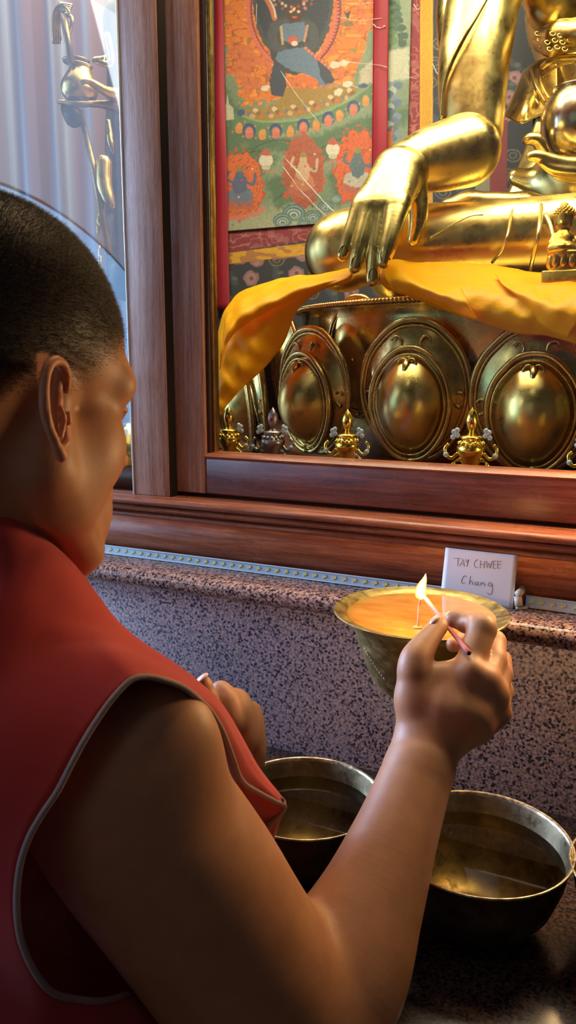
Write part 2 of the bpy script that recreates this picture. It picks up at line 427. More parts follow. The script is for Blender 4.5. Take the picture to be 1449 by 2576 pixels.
# right hand door
yd = .066
door = empty('door', (0, yd, .31)); door.parent = cab; door.location = (0.3, yd-.3, .31-.212)
xs0 = oy(440, 1240, yd)[0]; xs1 = oy(515, 1120, yd)[0]
zr0 = .3075; zr1 = oy(530, 1147, yd)[2]
MB().box(xs0, xs1, yd, yd+.028, zr0, 1.6).build('stile', M['wood_v'], door, bevel=.002)
MB().box(xs1+.0002, 1.1, yd, yd+.028, zr0, zr1-.003).build('bottom_rail', M['wood_door'], door, bevel=.003)
MB().box(xs1+.0002, 1.1, yd, yd+.028, .965, 1.6).build('light_block_rail', M['wood_door'], door, bevel=.003)  # unseen board above the view, added to keep cabinet light off the person
MB().box(-2.35, xpl-.002, .056, .09, 1.01, 1.62).build('light_block_board', M['wood_door'], cab, bevel=.003)  # unseen board over the left pane, also added to block cabinet light
# rounded inner bead: runs along rail and stile, meets with a rounded corner
bead = MB(); bead.prism([(yd+.001, zr1-.004), (yd-.001, zr1-.001), (yd+.004, zr1+.003), (yd+.012, zr1+.0045), (yd+.026, zr1+.004), (yd+.026, zr1-.004)], xs1-.001, 1.1)
bead.build('rail_bead', M['wood_h'], door, auto=60)
MB().box(xs1, xs1+.006, yd+.006, yd+.026, zr1, 1.6).build('stile_bead', mat('dark_bead', srgb(52, 26, 18), .4), door, bevel=.002)
MB().box(xs1+.006, xs1+.0085, yd+.012, yd+.024, zr1, 1.6).build('gilt_slip', M['brass'], door)
def glass(name, refl, tint, veil_rough=.02):
    m = bpy.data.materials.new(name); m.use_nodes = True; nt = m.node_tree; nt.nodes.clear()
    out = nt.nodes.new('ShaderNodeOutputMaterial'); tr = nt.nodes.new('ShaderNodeBsdfTransparent'); gl = nt.nodes.new('ShaderNodeBsdfGlossy')
    mx = nt.nodes.new('ShaderNodeMixShader'); fr = nt.nodes.new('ShaderNodeFresnel'); fr.inputs[0].default_value = 1.5
    tr.inputs[0].default_value = (*tint, 1); gl.inputs['Roughness'].default_value = veil_rough
    ma = nt.nodes.new('ShaderNodeMath'); ma.operation = 'MULTIPLY'; ma.inputs[1].default_value = refl
    ge = nt.nodes.new('ShaderNodeNewGeometry'); mb = nt.nodes.new('ShaderNodeMath'); mb.operation = 'SUBTRACT'; mb.inputs[0].default_value = 1; nt.links.new(ge.outputs['Backfacing'], mb.inputs[1]); mc = nt.nodes.new('ShaderNodeMath'); mc.operation = 'MULTIPLY'; nt.links.new(fr.outputs[0], mc.inputs[0]); nt.links.new(mb.outputs[0], mc.inputs[1]); nt.links.new(mc.outputs[0], ma.inputs[0]); nt.links.new(ma.outputs[0], mx.inputs[0]); nt.links.new(tr.outputs[0], mx.inputs[1]); nt.links.new(gl.outputs[0], mx.inputs[2])
    nt.links.new(mx.outputs[0], out.inputs[0]); return m
MB().box(xs1+.007, 1.1, yd+.016, yd+.018, zr1-.003, 1.6).build('glass_pane', glass('clear_glass', .7, (.97, .98, .97)), door, smooth=False)
# left pane: its polished edge catches the daylight
pane = MB().box(-2.3, xpl-.0012, .050, .054, .303, 1.6).build('glass_pane', glass('left_glass', 4.6, (.93, .95, .97)), cab, smooth=False)
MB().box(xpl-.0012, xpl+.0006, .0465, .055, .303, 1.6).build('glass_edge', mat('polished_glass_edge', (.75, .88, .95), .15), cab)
# ------------------------------------------------------------------ painted hanging scroll behind the statue
YT = 1.0
def paint_grid(name, x0, x1, z0, z1, y, step, fn, parent, rough=.75, wave=.0):
    nx = int((x1-x0)/step)+1; nz = int((z1-z0)/step)+1
    X, Z = np.meshgrid(np.linspace(x0, x1, nx), np.linspace(z0, z1, nz), indexing='ij')
    Y = y+wave*np.sin(X*23+1)*np.cos(Z*5)
    V = np.stack([X, Y, Z], -1).reshape(-1, 3); idx = np.arange(nx*nz).reshape(nx, nz)
    f = np.stack([idx[:-1, :-1], idx[1:, :-1], idx[1:, 1:], idx[:-1, 1:]], -1).reshape(-1, 4)
    px, py, _ = proj(np.stack([X, np.full_like(X, YT), Z], -1))
    C = fn(px, py)
    me = mesh_np(V, f, name); at = me.color_attributes.new('paint', 'FLOAT_COLOR', 'POINT')
    C = C*.80+np.array([.17, .16, .12])*.2
    rgba = np.concatenate([C.reshape(-1, 3), np.ones((nx*nz, 1))], 1).astype(np.float32); at.data.foreach_set('color', rgba.ravel())
    m = mat(name+'_paint', (1, 1, 1), rough); a = N(m, 'Attribute', attribute_name='paint'); L(m, a.outputs['Color'], bsdf(m).inputs['Base Color'])
    o = link(name, me, m, parent)
    s = o.modifiers.new('thickness', 'SOLIDIFY'); s.thickness = .002; s.offset = 1
    return o
class Canvas:
    def __init__(s, x, y, base): s.x = x; s.y = y; s.c = np.broadcast_to(np.array(base, float), x.shape+(3,)).copy()
    def put(s, m, c, a=1.0):
        m = np.clip(m, 0, 1)*a; s.c = s.c*(1-m[..., None])+np.array(c, float)*m[..., None]; return s
    def ell(s, cx, cy, rx, ry, c, rot=0, soft=1.2, wob=0, a=1.0, seed=3):
        R_ = max(rx, ry)*(1+2*wob)+3; sel = (np.abs(s.x-cx) < R_) & (np.abs(s.y-cy) < R_)
        if not sel.any(): return s
        sx, sy = s.x[sel], s.y[sel]; dx = sx-cx; dy = sy-cy; r = math.radians(rot); u = dx*math.cos(r)+dy*math.sin(r); v = -dx*math.sin(r)+dy*math.cos(r)
        d = np.sqrt((u/rx)**2+(v/ry)**2)
        if wob: d = d+wob*(vnoise(sx/9, sy/9, seed)-.5)+wob*.5*(vnoise(sx/4, sy/4, seed+1)-.5)
        m = (np.clip((1-d)*min(rx, ry)/soft, 0, 1)*a)[:, None]; s.c[sel] = s.c[sel]*(1-m)+np.array(c, float)*m; return s
    def poly(s, pts, c, a=1.0, soft=1.2, wob=0):
        x = s.x+wob*(vnoise(s.x/7, s.y/7, 11)-.5); y = s.y+wob*(vnoise(s.x/7, s.y/7, 12)-.5)
        ins = np.zeros(x.shape, bool); dm = np.full(x.shape, 1e9); n = len(pts)
        for i in range(n):
            (ax, ay), (bx, by) = pts[i], pts[(i+1) % n]
            c1 = (ay > y) != (by > y)
            xi = ax+(y-ay)/(by-ay+1e-9)*(bx-ax); ins ^= c1 & (x < xi)
            ex, ey = bx-ax, by-ay; t = np.clip(((x-ax)*ex+(y-ay)*ey)/(ex*ex+ey*ey+1e-9), 0, 1)
            dm = np.minimum(dm, np.hypot(x-ax-t*ex, y-ay-t*ey))
        return s.put(.5+np.where(ins, dm, -dm)/soft, c, a)
    def line(s, pts, r, c, a=1.0, wob=0):
        x = s.x+wob*(vnoise(s.x/6, s.y/6, 21)-.5); y = s.y+wob*(vnoise(s.x/6, s.y/6, 22)-.5)
        pts = cr(np.array(pts, float), 5) if len(pts) > 2 else np.array(pts, float)
        dm = np.full(s.x.shape, 1e9)
        for (ax, ay), (bx, by) in zip(pts[:-1], pts[1:]):
            ex, ey = bx-ax, by-ay; t = np.clip(((x-ax)*ex+(y-ay)*ey)/(ex*ex+ey*ey+1e-9), 0, 1)
            dm = np.minimum(dm, np.hypot(x-ax-t*ex, y-ay-t*ey))
        return s.put(.5+(r-dm)/1.2, c, a)
    def cloud(s, cx, cy, r, c0=None, n=4):
        g = [srgb(78, 110, 108), srgb(128, 160, 150), srgb(70, 98, 116), srgb(168, 184, 160), srgb(96, 124, 128), srgb(190, 196, 170)]
        for k in range(n*2):
            rr = r*(1-k/(n*2)); s.ell(cx, cy+(r-rr)*.35, rr*1.15, rr*.85, g[k % 6], wob=.12)
        return s
def picture(px, py):
    c = Canvas(px, py, srgb(112, 134, 104))
    # hills and sky-green ground
    n = vnoise(px/60, py/45, 1); c.put(n, srgb(150, 160, 128), .8); c.put(np.clip((py-500)/60, 0, 1), srgb(178, 176, 142), .8)
    for pts in ([(540, 330), (600, 290), (700, 352), (800, 340), (900, 300), (1050, 260), (1050, 300), (900, 360), (800, 420), (700, 380), (620, 360), (560, 400)],
                [(540, 400), (640, 355), (700, 400), (660, 440), (600, 430)], [(665, 455), (720, 440), (760, 500), (700, 530)], [(820, 440), (900, 400), (930, 470), (850, 520)],
                [(560, 210), (590, 260), (640, 330), (590, 320), (556, 300)]):
        c.poly(pts, srgb(72, 106, 76), .85, soft=14, wob=14)
    for pts in ([(620, 380), (700, 352), (790, 375), (880, 340)], [(570, 420), (640, 380), (680, 400)], [(690, 505), (740, 480), (790, 520)]):
        c.line(pts, 1.6, srgb(60, 84, 58), .8, 6)
    # flame nimbus
    fl = [(540, -60), (560, 70), (566, 170), (590, 200), (612, 268), (640, 262), (760, 240), (850, 215), (885, 205), (900, 160), (925, 110), (945, 60), (960, -60)]
    c.poly(fl, srgb(226, 122, 40), soft=3, wob=26)
    t = vnoise(px/14+2*vnoise(px/20, py/20, 5), py/10, 6); m = np.zeros(px.shape); ins = Canvas(px, py, (0, 0, 0)).poly(fl, (1, 1, 1), soft=3, wob=26).c[..., 0]
    c.put(ins*(np.abs(t-.5) < .05), srgb(168, 84, 40), .9); c.put(ins*(t > .74), srgb(240, 152, 62), .8); c.put(ins*(vnoise(px/26, py/26, 8) > .64), srgb(206, 104, 62), .75)
    c.put(ins*(vnoise(px/11, py/9, 9) > .83), srgb(150, 100, 66), .7)
    # bead string around the dark cloak, and the cloak
    for k in range(64):
        a = math.pi*(k/63*1.22-.11); x = 738-112*math.cos(a); y = 20+150*math.sin(a)
        c.ell(x+3, y+2, 7.5, 6.5, srgb(120, 52, 44)); c.ell(x, y, 6.3, 5.6, srgb(218, 106, 92))
    c.ell(738, 10, 100, 150, srgb(66, 68, 78), wob=.05); c.ell(738, 0, 92, 142, srgb(44, 52, 70), wob=.06)
    rad = np.arctan2(py-20, px-738); c.put((np.hypot((px-738)/96, (py-5)/146) < .93)*(np.abs(np.sin(rad*24)) < .16), srgb(28, 32, 44), .8)
    c.ell(738, 110, 60, 80, srgb(58, 60, 66), wob=.1)
    for dx in (-1, 1): c.line([(738+dx*20, 60), (738+dx*48, 70), (738+dx*50, 110), (738+dx*28, 124)], 12, srgb(70, 74, 80), 1, 4)
    # generic dancing blue figure
    c.poly([(700, 130), (770, 118), (800, 158), (836, 205), (812, 224), (782, 190), (738, 180), (716, 168), (692, 150)], srgb(98, 120, 144), wob=5)
    c.poly([(690, 158), (716, 168), (722, 210), (716, 246), (684, 240), (678, 205)], srgb(52, 62, 82), wob=5)
    c.poly([(800, 150), (822, 160), (842, 206), (822, 214), (806, 190)], srgb(58, 64, 82), wob=5)
    c.poly([(706, 62), (768, 58), (776, 92), (742, 112), (704, 96)], srgb(96, 118, 142), wob=6)
    c.ell(742, 32, 22, 26, srgb(74, 40, 40), wob=.2)
    for k in range(26):
        a = k*2.4; r = 22+(k % 5)*7; c.ell(742+r*math.cos(a)*1.05, 6+r*.5*math.sin(a)-k*.3, 4.5, 4.8, (srgb(196, 104, 84), srgb(206, 176, 136), srgb(150, 66, 54))[k % 3])
    c.ell(733, 30, 5, 4, srgb(220, 190, 160)); c.ell(752, 30, 5, 4, srgb(220, 190, 160)); c.ell(742, 22, 3, 4, srgb(220, 200, 150)); c.ell(742, 44, 8, 3, srgb(206, 90, 70))
    c.line([(668, -10), (684, 20), (692, 46)], 7, srgb(196, 104, 74)); c.line([(674, -10), (690, 22), (694, 44)], 2, srgb(214, 200, 178))
    for k in range(16):
        a = k/15; c.ell(708+a*4, 66+a*44, 4, 4, srgb(198, 158, 104)) if k % 2 else c.ell(774-a*8, 66+a*40, 4, 4, srgb(198, 140, 100))
        c.ell(770+a*62, 122+a*52, 4.3, 4.3, (srgb(214, 138, 90), srgb(190, 92, 76))[k % 2])
    c.ell(738, 102, 13, 12, srgb(200, 84, 64)); c.ell(742, 110, 9, 7, srgb(220, 200, 180))
    c.poly([(724, 212), (752, 188), (792, 196), (812, 220), (790, 236), (730, 240)], srgb(214, 106, 44), wob=6)
    for k in range(9): c.ell(730+k*9, 214+(k % 2)*8, 4.5, 5, (srgb(206, 96, 66), srgb(228, 140, 62), srgb(146, 104, 72))[k % 3])
    # ground disc, lotus rim
    c.poly([(615, 278), (700, 262), (722, 222), (812, 224), (895, 214), (902, 226), (860, 258), (780, 288), (660, 306), (622, 300)], srgb(160, 124, 54), soft=2, wob=5)
    for k in range(34):
        a = k/33; x = 628+a*260; y = 286-a*a*52+9*math.sin(k*2.1); c.ell(x, y, 6+2*math.sin(k), 6.5, [srgb(110, 120, 138), srgb(206, 160, 116), srgb(214, 188, 150), srgb(140, 98, 70), srgb(196, 112, 74), srgb(158, 134, 80)][k % 6], wob=.3)
    c.line([(596, 300), (640, 318), (720, 318), (820, 296), (900, 262), (950, 222)], 15, srgb(98, 130, 92)); c.line([(600, 288), (660, 306), (760, 300), (850, 268), (905, 232)], 2.5, srgb(140, 164, 110))
    for k, (x, y, r) in enumerate([(602, 322, -10), (628, 334, -14), (661, 338, -12), (695, 334, -8), (731, 331, -4), (764, 322, 4), (796, 315, 8), (827, 304, 12), (856, 291, 14), (890, 276, 16), (921, 253, 12)]):
        c.ell(x, y-5, 17, 19, (srgb(92, 128, 86), srgb(62, 74, 120))[k % 2], rot=r); c.ell(x, y, 12, 16, srgb(110, 132, 118), rot=r)
        c.ell(x, y, 9, 14, (srgb(224, 148, 74), srgb(226, 122, 98))[k % 2], rot=-r, wob=.25); c.ell(x, y+8, 10, 7, (srgb(216, 136, 70), srgb(214, 110, 92))[k % 2], wob=.2)
        c.ell(x-16, y+10, 3, 3, srgb(210, 130, 110)); c.ell(x+15, y-16, 3, 3, srgb(210, 130, 110))
    c.ell(607, 284, 11, 9, srgb(64, 84, 120), rot=-30); c.ell(914, 216, 14, 7, srgb(58, 80, 118))
    # pale shrine, sky patch, small white clouds
    c.poly([(573, 236), (577, 262), (588, 272), (590, 300), (558, 306), (560, 276), (570, 262)], srgb(196, 190, 160))
    c.poly([(905, 180), (940, 150), (945, 205), (905, 214)], srgb(190, 176, 150), soft=6, wob=8)
    for x, y in ((842, 163), (868, 160), (668, 222), (852, 232), (876, 212)): c.ell(x, y, 13, 9, srgb(218, 204, 178), wob=.5)
    c.poly([(865, 28), (874, 34), (884, 26), (876, 54)], srgb(62, 70, 74)); c.ell(876, 60, 16, 8, srgb(140, 110, 70), wob=.5)
    c.ell(890, 127, 9, 5, srgb(130, 132, 70), rot=25)
    # lower register: three small haloed figures, skull-cup like offerings, clouds
    def fig(cx, cy, rx, ry, halo, body, skin):
        c.ell(cx, cy, rx*1.08, ry*1.06, srgb(196, 80, 44), wob=.3, soft=2); c.ell(cx, cy, rx, ry, halo, wob=.2)
        tt = vnoise(px/7, py/6, int(cx)); c.put((np.hypot((px-cx)/rx, (py-cy)/ry) < .96)*(np.abs(tt-.5) < .06), srgb(160, 70, 40), .8)
        c.ell(cx, cy+ry*.5, rx*.75, ry*.2, srgb(186, 96, 74), wob=.2); c.ell(cx, cy+ry*.28, rx*.62, ry*.24, body, wob=.3); c.ell(cx, cy-ry*.05, rx*.36, ry*.3, skin, wob=.25)
        c.ell(cx, cy-ry*.34, rx*.2, ry*.13, skin); c.ell(cx, cy-ry*.48, rx*.18, ry*.08, srgb(150, 130, 60))
        c.line([(cx-rx*.3, cy-.1*ry), (cx-rx*.6, cy-ry*.2), (cx-rx*.5, cy-ry*.4)], 3.5, skin); c.line([(cx+rx*.3, cy-.1*ry), (cx+rx*.62, cy-ry*.05), (cx+rx*.7, cy-ry*.35)], 3.5, skin)
        for k in range(12): c.ell(cx+rx*.6*math.sin(k*1.9), cy+ry*.55*math.cos(k*2.7), 3.5, 3, [srgb(90, 100, 130), srgb(216, 196, 160), srgb(196, 84, 60), srgb(96, 120, 90)][k % 4])
    fig(604, 468, 56, 86, srgb(222, 106, 50), srgb(108, 116, 140), srgb(88, 98, 130))
    fig(764, 434, 50, 92, srgb(176, 88, 62), srgb(196, 120, 84), srgb(206, 166, 132))
    fig(900, 424, 56, 94, srgb(218, 96, 46), srgb(184, 178, 160), srgb(86, 110, 116))
    c.line([(574, 552), (640, 540), (664, 524)], 5, srgb(212, 122, 100), 1, 3)
    for x, y in ((670, 400), (838, 372)):
        c.ell(x, y+4, 18, 18, srgb(218, 204, 180)); c.poly([(x-18, y-8), (x, y-26), (x+18, y-8)], srgb(190, 90, 70), wob=4); c.ell(x, y+22, 12, 7, srgb(196, 186, 160))
    for k in range(8): c.ell(664+k*5, 432, 2, 6, srgb(192, 130, 104)); c.ell(822+k*5, 408, 2, 6, srgb(192, 130, 104))
    for x, y, r in ((740, 535, 26), (788, 545, 20), (712, 555, 22), (820, 520, 18), (765, 565, 16), (846, 500, 14)): c.cloud(x, y, r)
    # right strip: green foliage above, blue grey clouds below
    for k in range(22): c.ell(985+14*math.sin(k*2.3)+k % 3*8, -20+k*6.5, 13, 11, [srgb(66, 100, 74), srgb(92, 124, 84), srgb(54, 84, 70)][k % 3], wob=.4)
    for k in range(14): c.ell(990+12*math.sin(k*1.7), 205+k*11, 12, 10, [srgb(120, 136, 150), srgb(92, 112, 134), srgb(166, 172, 166), srgb(80, 104, 120)][k % 4], wob=.3)
    c.poly([(975, 130), (1030, 120), (1030, 200), (975, 206)], srgb(186, 184, 156), soft=6, wob=6)
    c.poly([(972, 340), (990, 320), (992, 420), (972, 430)], srgb(206, 104, 56), soft=4, wob=10)
    # fine painterly mottling, slightly faded pigments
    c.c *= (.86+.28*vnoise(px/3, py/3, 31))[..., None]
    return c.c
def brocade(px, py):
    # mount: maroon band, yellow band, navy flowered silk
    c = Canvas(px, py, srgb(38, 40, 54))
    for k in range(260):
        x = 540+((k*83.7) % 760); y = -40+((k*137.3+x*1.7) % 800); q = k % 3
        if q == 0: c.ell(x, y, 20, 20, srgb(150, 112, 110), wob=.25); c.ell(x, y, 14, 14, srgb(176, 128, 128), wob=.5); c.ell(x, y, 6, 6, srgb(120, 70, 84), wob=.3)
        elif q == 1:
            for r_, col in ((21, srgb(132, 118, 74)), (18, srgb(44, 46, 60)), (11, srgb(120, 112, 84)), (8, srgb(46, 48, 64))): c.ell(x, y, r_, r_*.8, col, wob=.15)
        else: c.ell(x, y, 24, 11, srgb(58, 70, 84), rot=k*31 % 90, wob=.5); c.ell(x+8, y, 9, 6, srgb(92, 98, 80), wob=.5)
    # far red silk panel behind the arm
    c.poly([(1236, 300), (1276, 300), (1272, 560), (1228, 560)], srgb(142, 44, 50)); c.poly([(1196, 440), (1232, 440), (1228, 560), (1190, 560)], srgb(150, 142, 112))
    # yellow band: right and bottom
    c.poly([(1055, -60), (1088, -60), (1087, 560), (1087, 600), (540, 668), (540, 640), (1052, 575)], srgb(226, 164, 30)); 
    yel = ((px > 1055) & (px < 1088)) | (py > 575)
    t = np.abs(np.sin(np.hypot(px % 34-17, (py % 26)-20)*.55)); c.put(((px > 1060) & (px < 1082) & (py < 560))*(t > .86), srgb(196, 132, 24), .8)
    c.put(((py > 637-(px-572)*.125) & (py < 668-(px-572)*.125) & (px < 1050))*(vnoise(px/16, py/8, 41) > .6), srgb(172, 104, 66), .8)
    # maroon band
    c.poly([(1020, -60), (1056, -60), (1054, 560), (540, 640), (540, 575), (1020, 515)], srgb(140, 30, 50))
    mar = ((px > 1024) & (px < 1053) & (py < 560)) | ((py > 584-(px-572)*.125) & (py < 632-(px-572)*.125) & (px < 1020))
    c.put(mar*(np.abs(vnoise(px/13, py/11, 44)-.5) < .07), srgb(188, 110, 96), .8); c.put(mar*(vnoise(px/20, py/20, 45) > .68), srgb(168, 92, 92), .7)
    c.line([(1022, -60), (1021, 520)], 1.3, srgb(206, 196, 170))
    c.c *= (.88+.24*vnoise(px/2.2, py/2.2, 51))[..., None]
    return c.c
thk = tag(empty('hanging_scroll', (oy(800, 580, YT)[0], YT, oy(800, 580, YT)[2])), 'painted silk hanging scroll in orange, blue and green with red and yellow borders behind glass', 'scroll')
pl, pr_ = oy(540, 575, YT), oy(1022, 520, YT); zt = oy(800, -60, YT)[2]
# painting rectangle (its lower edge hangs level), brocade mount behind it
paint_grid('brocade_mount', oy(500, 600, YT)[0], oy(1330, 500, YT)[0], oy(560, 900, YT)[2], zt, YT+.006, .0016, brocade, thk)
paint_grid('painting', oy(530, 575, YT)[0], pr_[0], oy(572, 582, YT)[2], zt, YT, .00125, picture, thk, .6)
red = mat('red_ribbon', srgb(150, 26, 40), .55); bump(red, noise(red, coords(red), 160, 2), .25, .001)
def ribbon(xa, xb, ytop, ybot, dy=.012, name='ribbon'):
    pts = []
    for k in range(9):
        t = k/8; y = ytop+(ybot-ytop)*t
        L_ = oy(xa[0]+(xa[1]-xa[0])*t, y, YT-dy); R_ = oy(xb[0]+(xb[1]-xb[0])*t, y, YT-dy-.003*math.sin(k*1.7))
        mid = (L_+R_)/2+np.array([0, -.004, 0]); pts.append([L_, mid, R_])
    sheet(name, pts, red, thk, 6, 4, .001)
ribbon((940, 934), (979, 972), -60, 640); ribbon((538, 545), (560, 578), -60, 780)
# creased clear film over the painting
film = bpy.data.materials.new('clear_film'); film.use_nodes = True; nt = film.node_tree; nt.nodes.clear()
o_ = nt.nodes.new('ShaderNodeOutputMaterial'); t_ = nt.nodes.new('ShaderNodeBsdfTransparent'); g_ = nt.nodes.new('ShaderNodeBsdfPrincipled'); x_ = nt.nodes.new('ShaderNodeMixShader'); x_.inputs[0].default_value = .55
g_.inputs['Base Color'].default_value = (.85, .82, .72, 1); g_.inputs['Roughness'].default_value = .25
nt.links.new(t_.outputs[0], x_.inputs[1]); nt.links.new(g_.outputs[0], x_.inputs[2]); nt.links.new(x_.outputs[0], o_.inputs[0])
for pts, r in (([(706, 178), (730, 215), (760, 255), (798, 304)], 1.3), ([(718, 398), (760, 445), (812, 505), (858, 548)], 2.2), ([(712, 420), (750, 470), (800, 525), (832, 552)], 1.6),
               ([(860, 8), (900, 10), (940, 6)], 1.0), ([(850, 42), (900, 52), (960, 46)], .9), ([(880, 158), (920, 160), (975, 168)], 1.0), ([(868, 205), (900, 222)], 1.2), ([(1040, 10), (1050, 24), (1056, 20)], 1.4),
               ([(935, 60), (955, 70), (970, 64)], 1.6), ([(1088, 160), (1100, 185), (1108, 196)], 1.6), ([(645, 10), (646, 60)], 1.2), ([(1000, 190), (1050, 196)], .9)):
    q = cr(np.array(pts, float), 6) if len(pts) > 2 else np.array(pts, float)
    q = q+RNG.normal(0, .7, q.shape); w_ = [P(a, b, oy(a, b, YT-.02)@np.zeros(3)+proj(oy(a, b, YT-.02))[2]) for a, b in q]
    MB().tube(w_, [r*(.4+.8*RNG.random())*.0007 for _ in w_], 5).build('film_crease', film, thk)
# ------------------------------------------------------------------ seated gilded statue
sc0 = oy(1500, 700, .45)
statue = tag(empty('gilded_statue', (sc0[0], .45, .335)), 'large gilded seated statue touching the throne with its lowered right hand', 'statue')
vdir = -FW
S = Sculpt()
# torso, shoulder side, belly folds
S.chain([(1520, -60, 1.46, 215), (1500, 30, 1.44, 165), (1478, 150, 1.42, 105), (1482, 230, 1.42, 108), (1500, 420, 1.42, 150)], k=.03)
S.chain([(1365, -70, 1.36, 60), (1400, 0, 1.36, 78)], k=.03)
# upper arm (robe sleeve ends at the elbow) and forearm
S.chain([(1290, -160, 1.34, 120), (1225, -30, 1.31, 94), (1196, 130, 1.30, 90), (1188, 240, 1.30, 84), (1190, 330, 1.30, 74)], k=.01, smooth=3)
S.chain([(1170, 380, 1.205, 88), (1090, 400, 1.185, 78), (1030, 416, 1.165, 61), (1000, 428, 1.155, 52)], k=.012, smooth=3)
# lower legs and knee
S.chain([(864, 634, 1.285, 98), (905, 622, 1.275, 96), (1080, 610, 1.25, 93), (1300, 596, 1.22, 92), (1560, 580, 1.18, 100)], k=.02, smooth=2)
S.chain([(1000, 640, 1.36, 90), (1560, 640, 1.34, 120)], k=.03)
S.chain([(1130, 522, 1.33, 26), (1180, 510, 1.33, 32), (1320, 515, 1.33, 34), (1385, 508, 1.33, 16)], k=.01, flat=(UP, 1.2))
S.chain([(1300, 445, 1.45, 22), (1400, 475, 1.43, 42), (1560, 470, 1.40, 60)], k=.02)
# lap/ground mass that carries the legs
S.chain([(1000, 700, 1.36, 60), (1560, 720, 1.36, 80)], k=.03)
o = link('body', S.mesh('body', .0032), M['gold'], statue)

H = Sculpt()
H.chain([(1040, 414, 1.166, 58), (1002, 428, 1.155, 52)], k=.012)
# metacarpals fan out of the wrist and run on into the fingers; thumb hangs to the right
fing = {
 'pinky': [(985, 436, 1.150, 40), (945, 478, 1.128, 31), (912, 520, 1.114, 25), (893, 562, 1.109, 20), (876, 606, 1.108, 17.5), (862, 643, 1.109, 13)],
 'ring': [(995, 434, 1.150, 42), (966, 478, 1.122, 33), (936, 524, 1.105, 25), (918, 580, 1.098, 21), (902, 636, 1.096, 19), (892, 673, 1.097, 14)],
 'middle': [(1005, 434, 1.150, 42), (990, 478, 1.120, 34), (963, 524, 1.101, 26), (949, 590, 1.094, 21), (941, 656, 1.092, 18.5), (936, 706, 1.093, 13.5)],
 'index': [(1015, 434, 1.150, 42), (1014, 472, 1.120, 34), (1000, 520, 1.092, 28), (988, 574, 1.078, 22), (974, 626, 1.074, 19), (966, 660, 1.075, 14)]}
for n_, pts in fing.items():
    pp = cr(np.array(pts, float), 6)
    qq = [(P(a[0], a[1], a[2]), a[3]*1.12*a[2]/F) for a in pp]
    H.poly(qq[:13], .014); H.poly(qq[11:], .004)
H.chain([(1030, 430, 1.15, 42), (1046, 480, 1.15, 30), (1052, 530, 1.15, 25), (1048, 575, 1.15, 21), (1040, 603, 1.15, 16)], k=.008, smooth=2)
# clefts between fingers
for x, y, d in ((892, 548, 1.10), (933, 540, 1.09), (972, 535, 1.082)): pass
link('hand', H.mesh('hand', .002), M['gold'], statue)
# incised nails
nails = MB()
def nail(x, y, d, r, w_, rot, mb=nails):
    a = math.radians(rot); c = P(x, y, d)
    pts = []
    for k in range(13):
        t = math.pi*(k/12)-0.0; u = w_*math.cos(t); v = w_*1.25*math.sin(t)
        pts.append(c+(RT*(u*math.cos(a)-v*math.sin(a))+UP*(v*math.cos(a)+u*math.sin(a)))*d/F-FW*math.sqrt(max(0, r*r-u*u))*d/F*1.03)
    pts = [c+(RT*(w_*math.cos(a)+w_*1.2*math.sin(a))+UP*(-w_*1.2*math.cos(a)+w_*math.sin(a)))*d/F-FW*r*.8*d/F]+pts+[c+(RT*(-w_*math.cos(a)+w_*1.2*math.sin(a))+UP*(-w_*1.2*math.cos(a)-w_*math.sin(a)))*d/F-FW*r*.8*d/F]
    mb.tube(pts, .0007, 5)
dk = metal('incised_line', (.16, .10, .04), (.10, .07, .03), .5, 20, 0)
for n_, a in (('pinky', (864, 634, 1.108, 16.5, 9, -22)), ('ring', (894, 664, 1.096, 17.5, 10.5, -10)), ('middle', (937, 694, 1.0925, 17.5, 10.5, -4)), ('index', (967, 648, 1.075, 17.5, 10.5, 10))):
    b = MB(); nail(*a, b); b.build('fingernail', dk, statue)

# robe over the upper arm: band with raised edge, hem at the elbow
def hem(name, pts, r, mt=M['gold'], parent=statue, flat=1.0):
    q = cr(np.array([P(*p) for p in pts]), 8); return MB().tube(q, r, 8, flat=flat).build(name, mt, parent)
R2 = Sculpt()
R2.chain([(1215, -90, 1.33, 104), (1172, 40, 1.335, 74), (1150, 140, 1.335, 44), (1140, 230, 1.33, 34), (1142, 300, 1.33, 34)], k=.008, smooth=3)
link('robe_sleeve', R2.mesh('robe_sleeve', .0034), M['throne'], statue)
hem('robe_hem', [(1232, -20, 1.228), (1205, 30, 1.230), (1170, 90, 1.236), (1135, 160, 1.255), (1116, 220, 1.272), (1110, 300, 1.285)], .0034)
hem('robe_hem', [(1112, 312, 1.235), (1150, 291, 1.205), (1195, 296, 1.20), (1228, 322, 1.215), (1238, 340, 1.235)], .0022, M['throne'])
hem('robe_hem', [(1150, 300, 1.20), (1195, 292, 1.19), (1248, 330, 1.21), (1262, 372, 1.24)], .0016)
# robe hanging from the far arm: flared leaf-shaped sleeve
sheet('robe_fold', [[P(1318, 180, 1.42), P(1345, 160, 1.40), P(1375, 150, 1.38), P(1400, 160, 1.37)],
                    [P(1300, 225, 1.38), P(1330, 225, 1.35), P(1365, 225, 1.35), P(1400, 225, 1.35)],
                    [P(1280, 270, 1.36), P(1320, 272, 1.32), P(1350, 268, 1.34), P(1395, 262, 1.34)],
                    [P(1271, 292, 1.35), P(1310, 310, 1.32), P(1352, 292, 1.33), P(1392, 274, 1.34)]], M['gold'], statue, 8, 8, .005)
for pts in ([(1322, 190, 1.38), (1335, 230, 1.345), (1355, 264, 1.335)], [(1335, 170, 1.38), (1347, 215, 1.345), (1372, 258, 1.335)], [(1352, 175, 1.37), (1362, 215, 1.345), (1382, 250, 1.335)], [(1366, 195, 1.35), (1400, 168, 1.33), (1449, 155, 1.32)]):
    hem('robe_hem', pts, .0022)
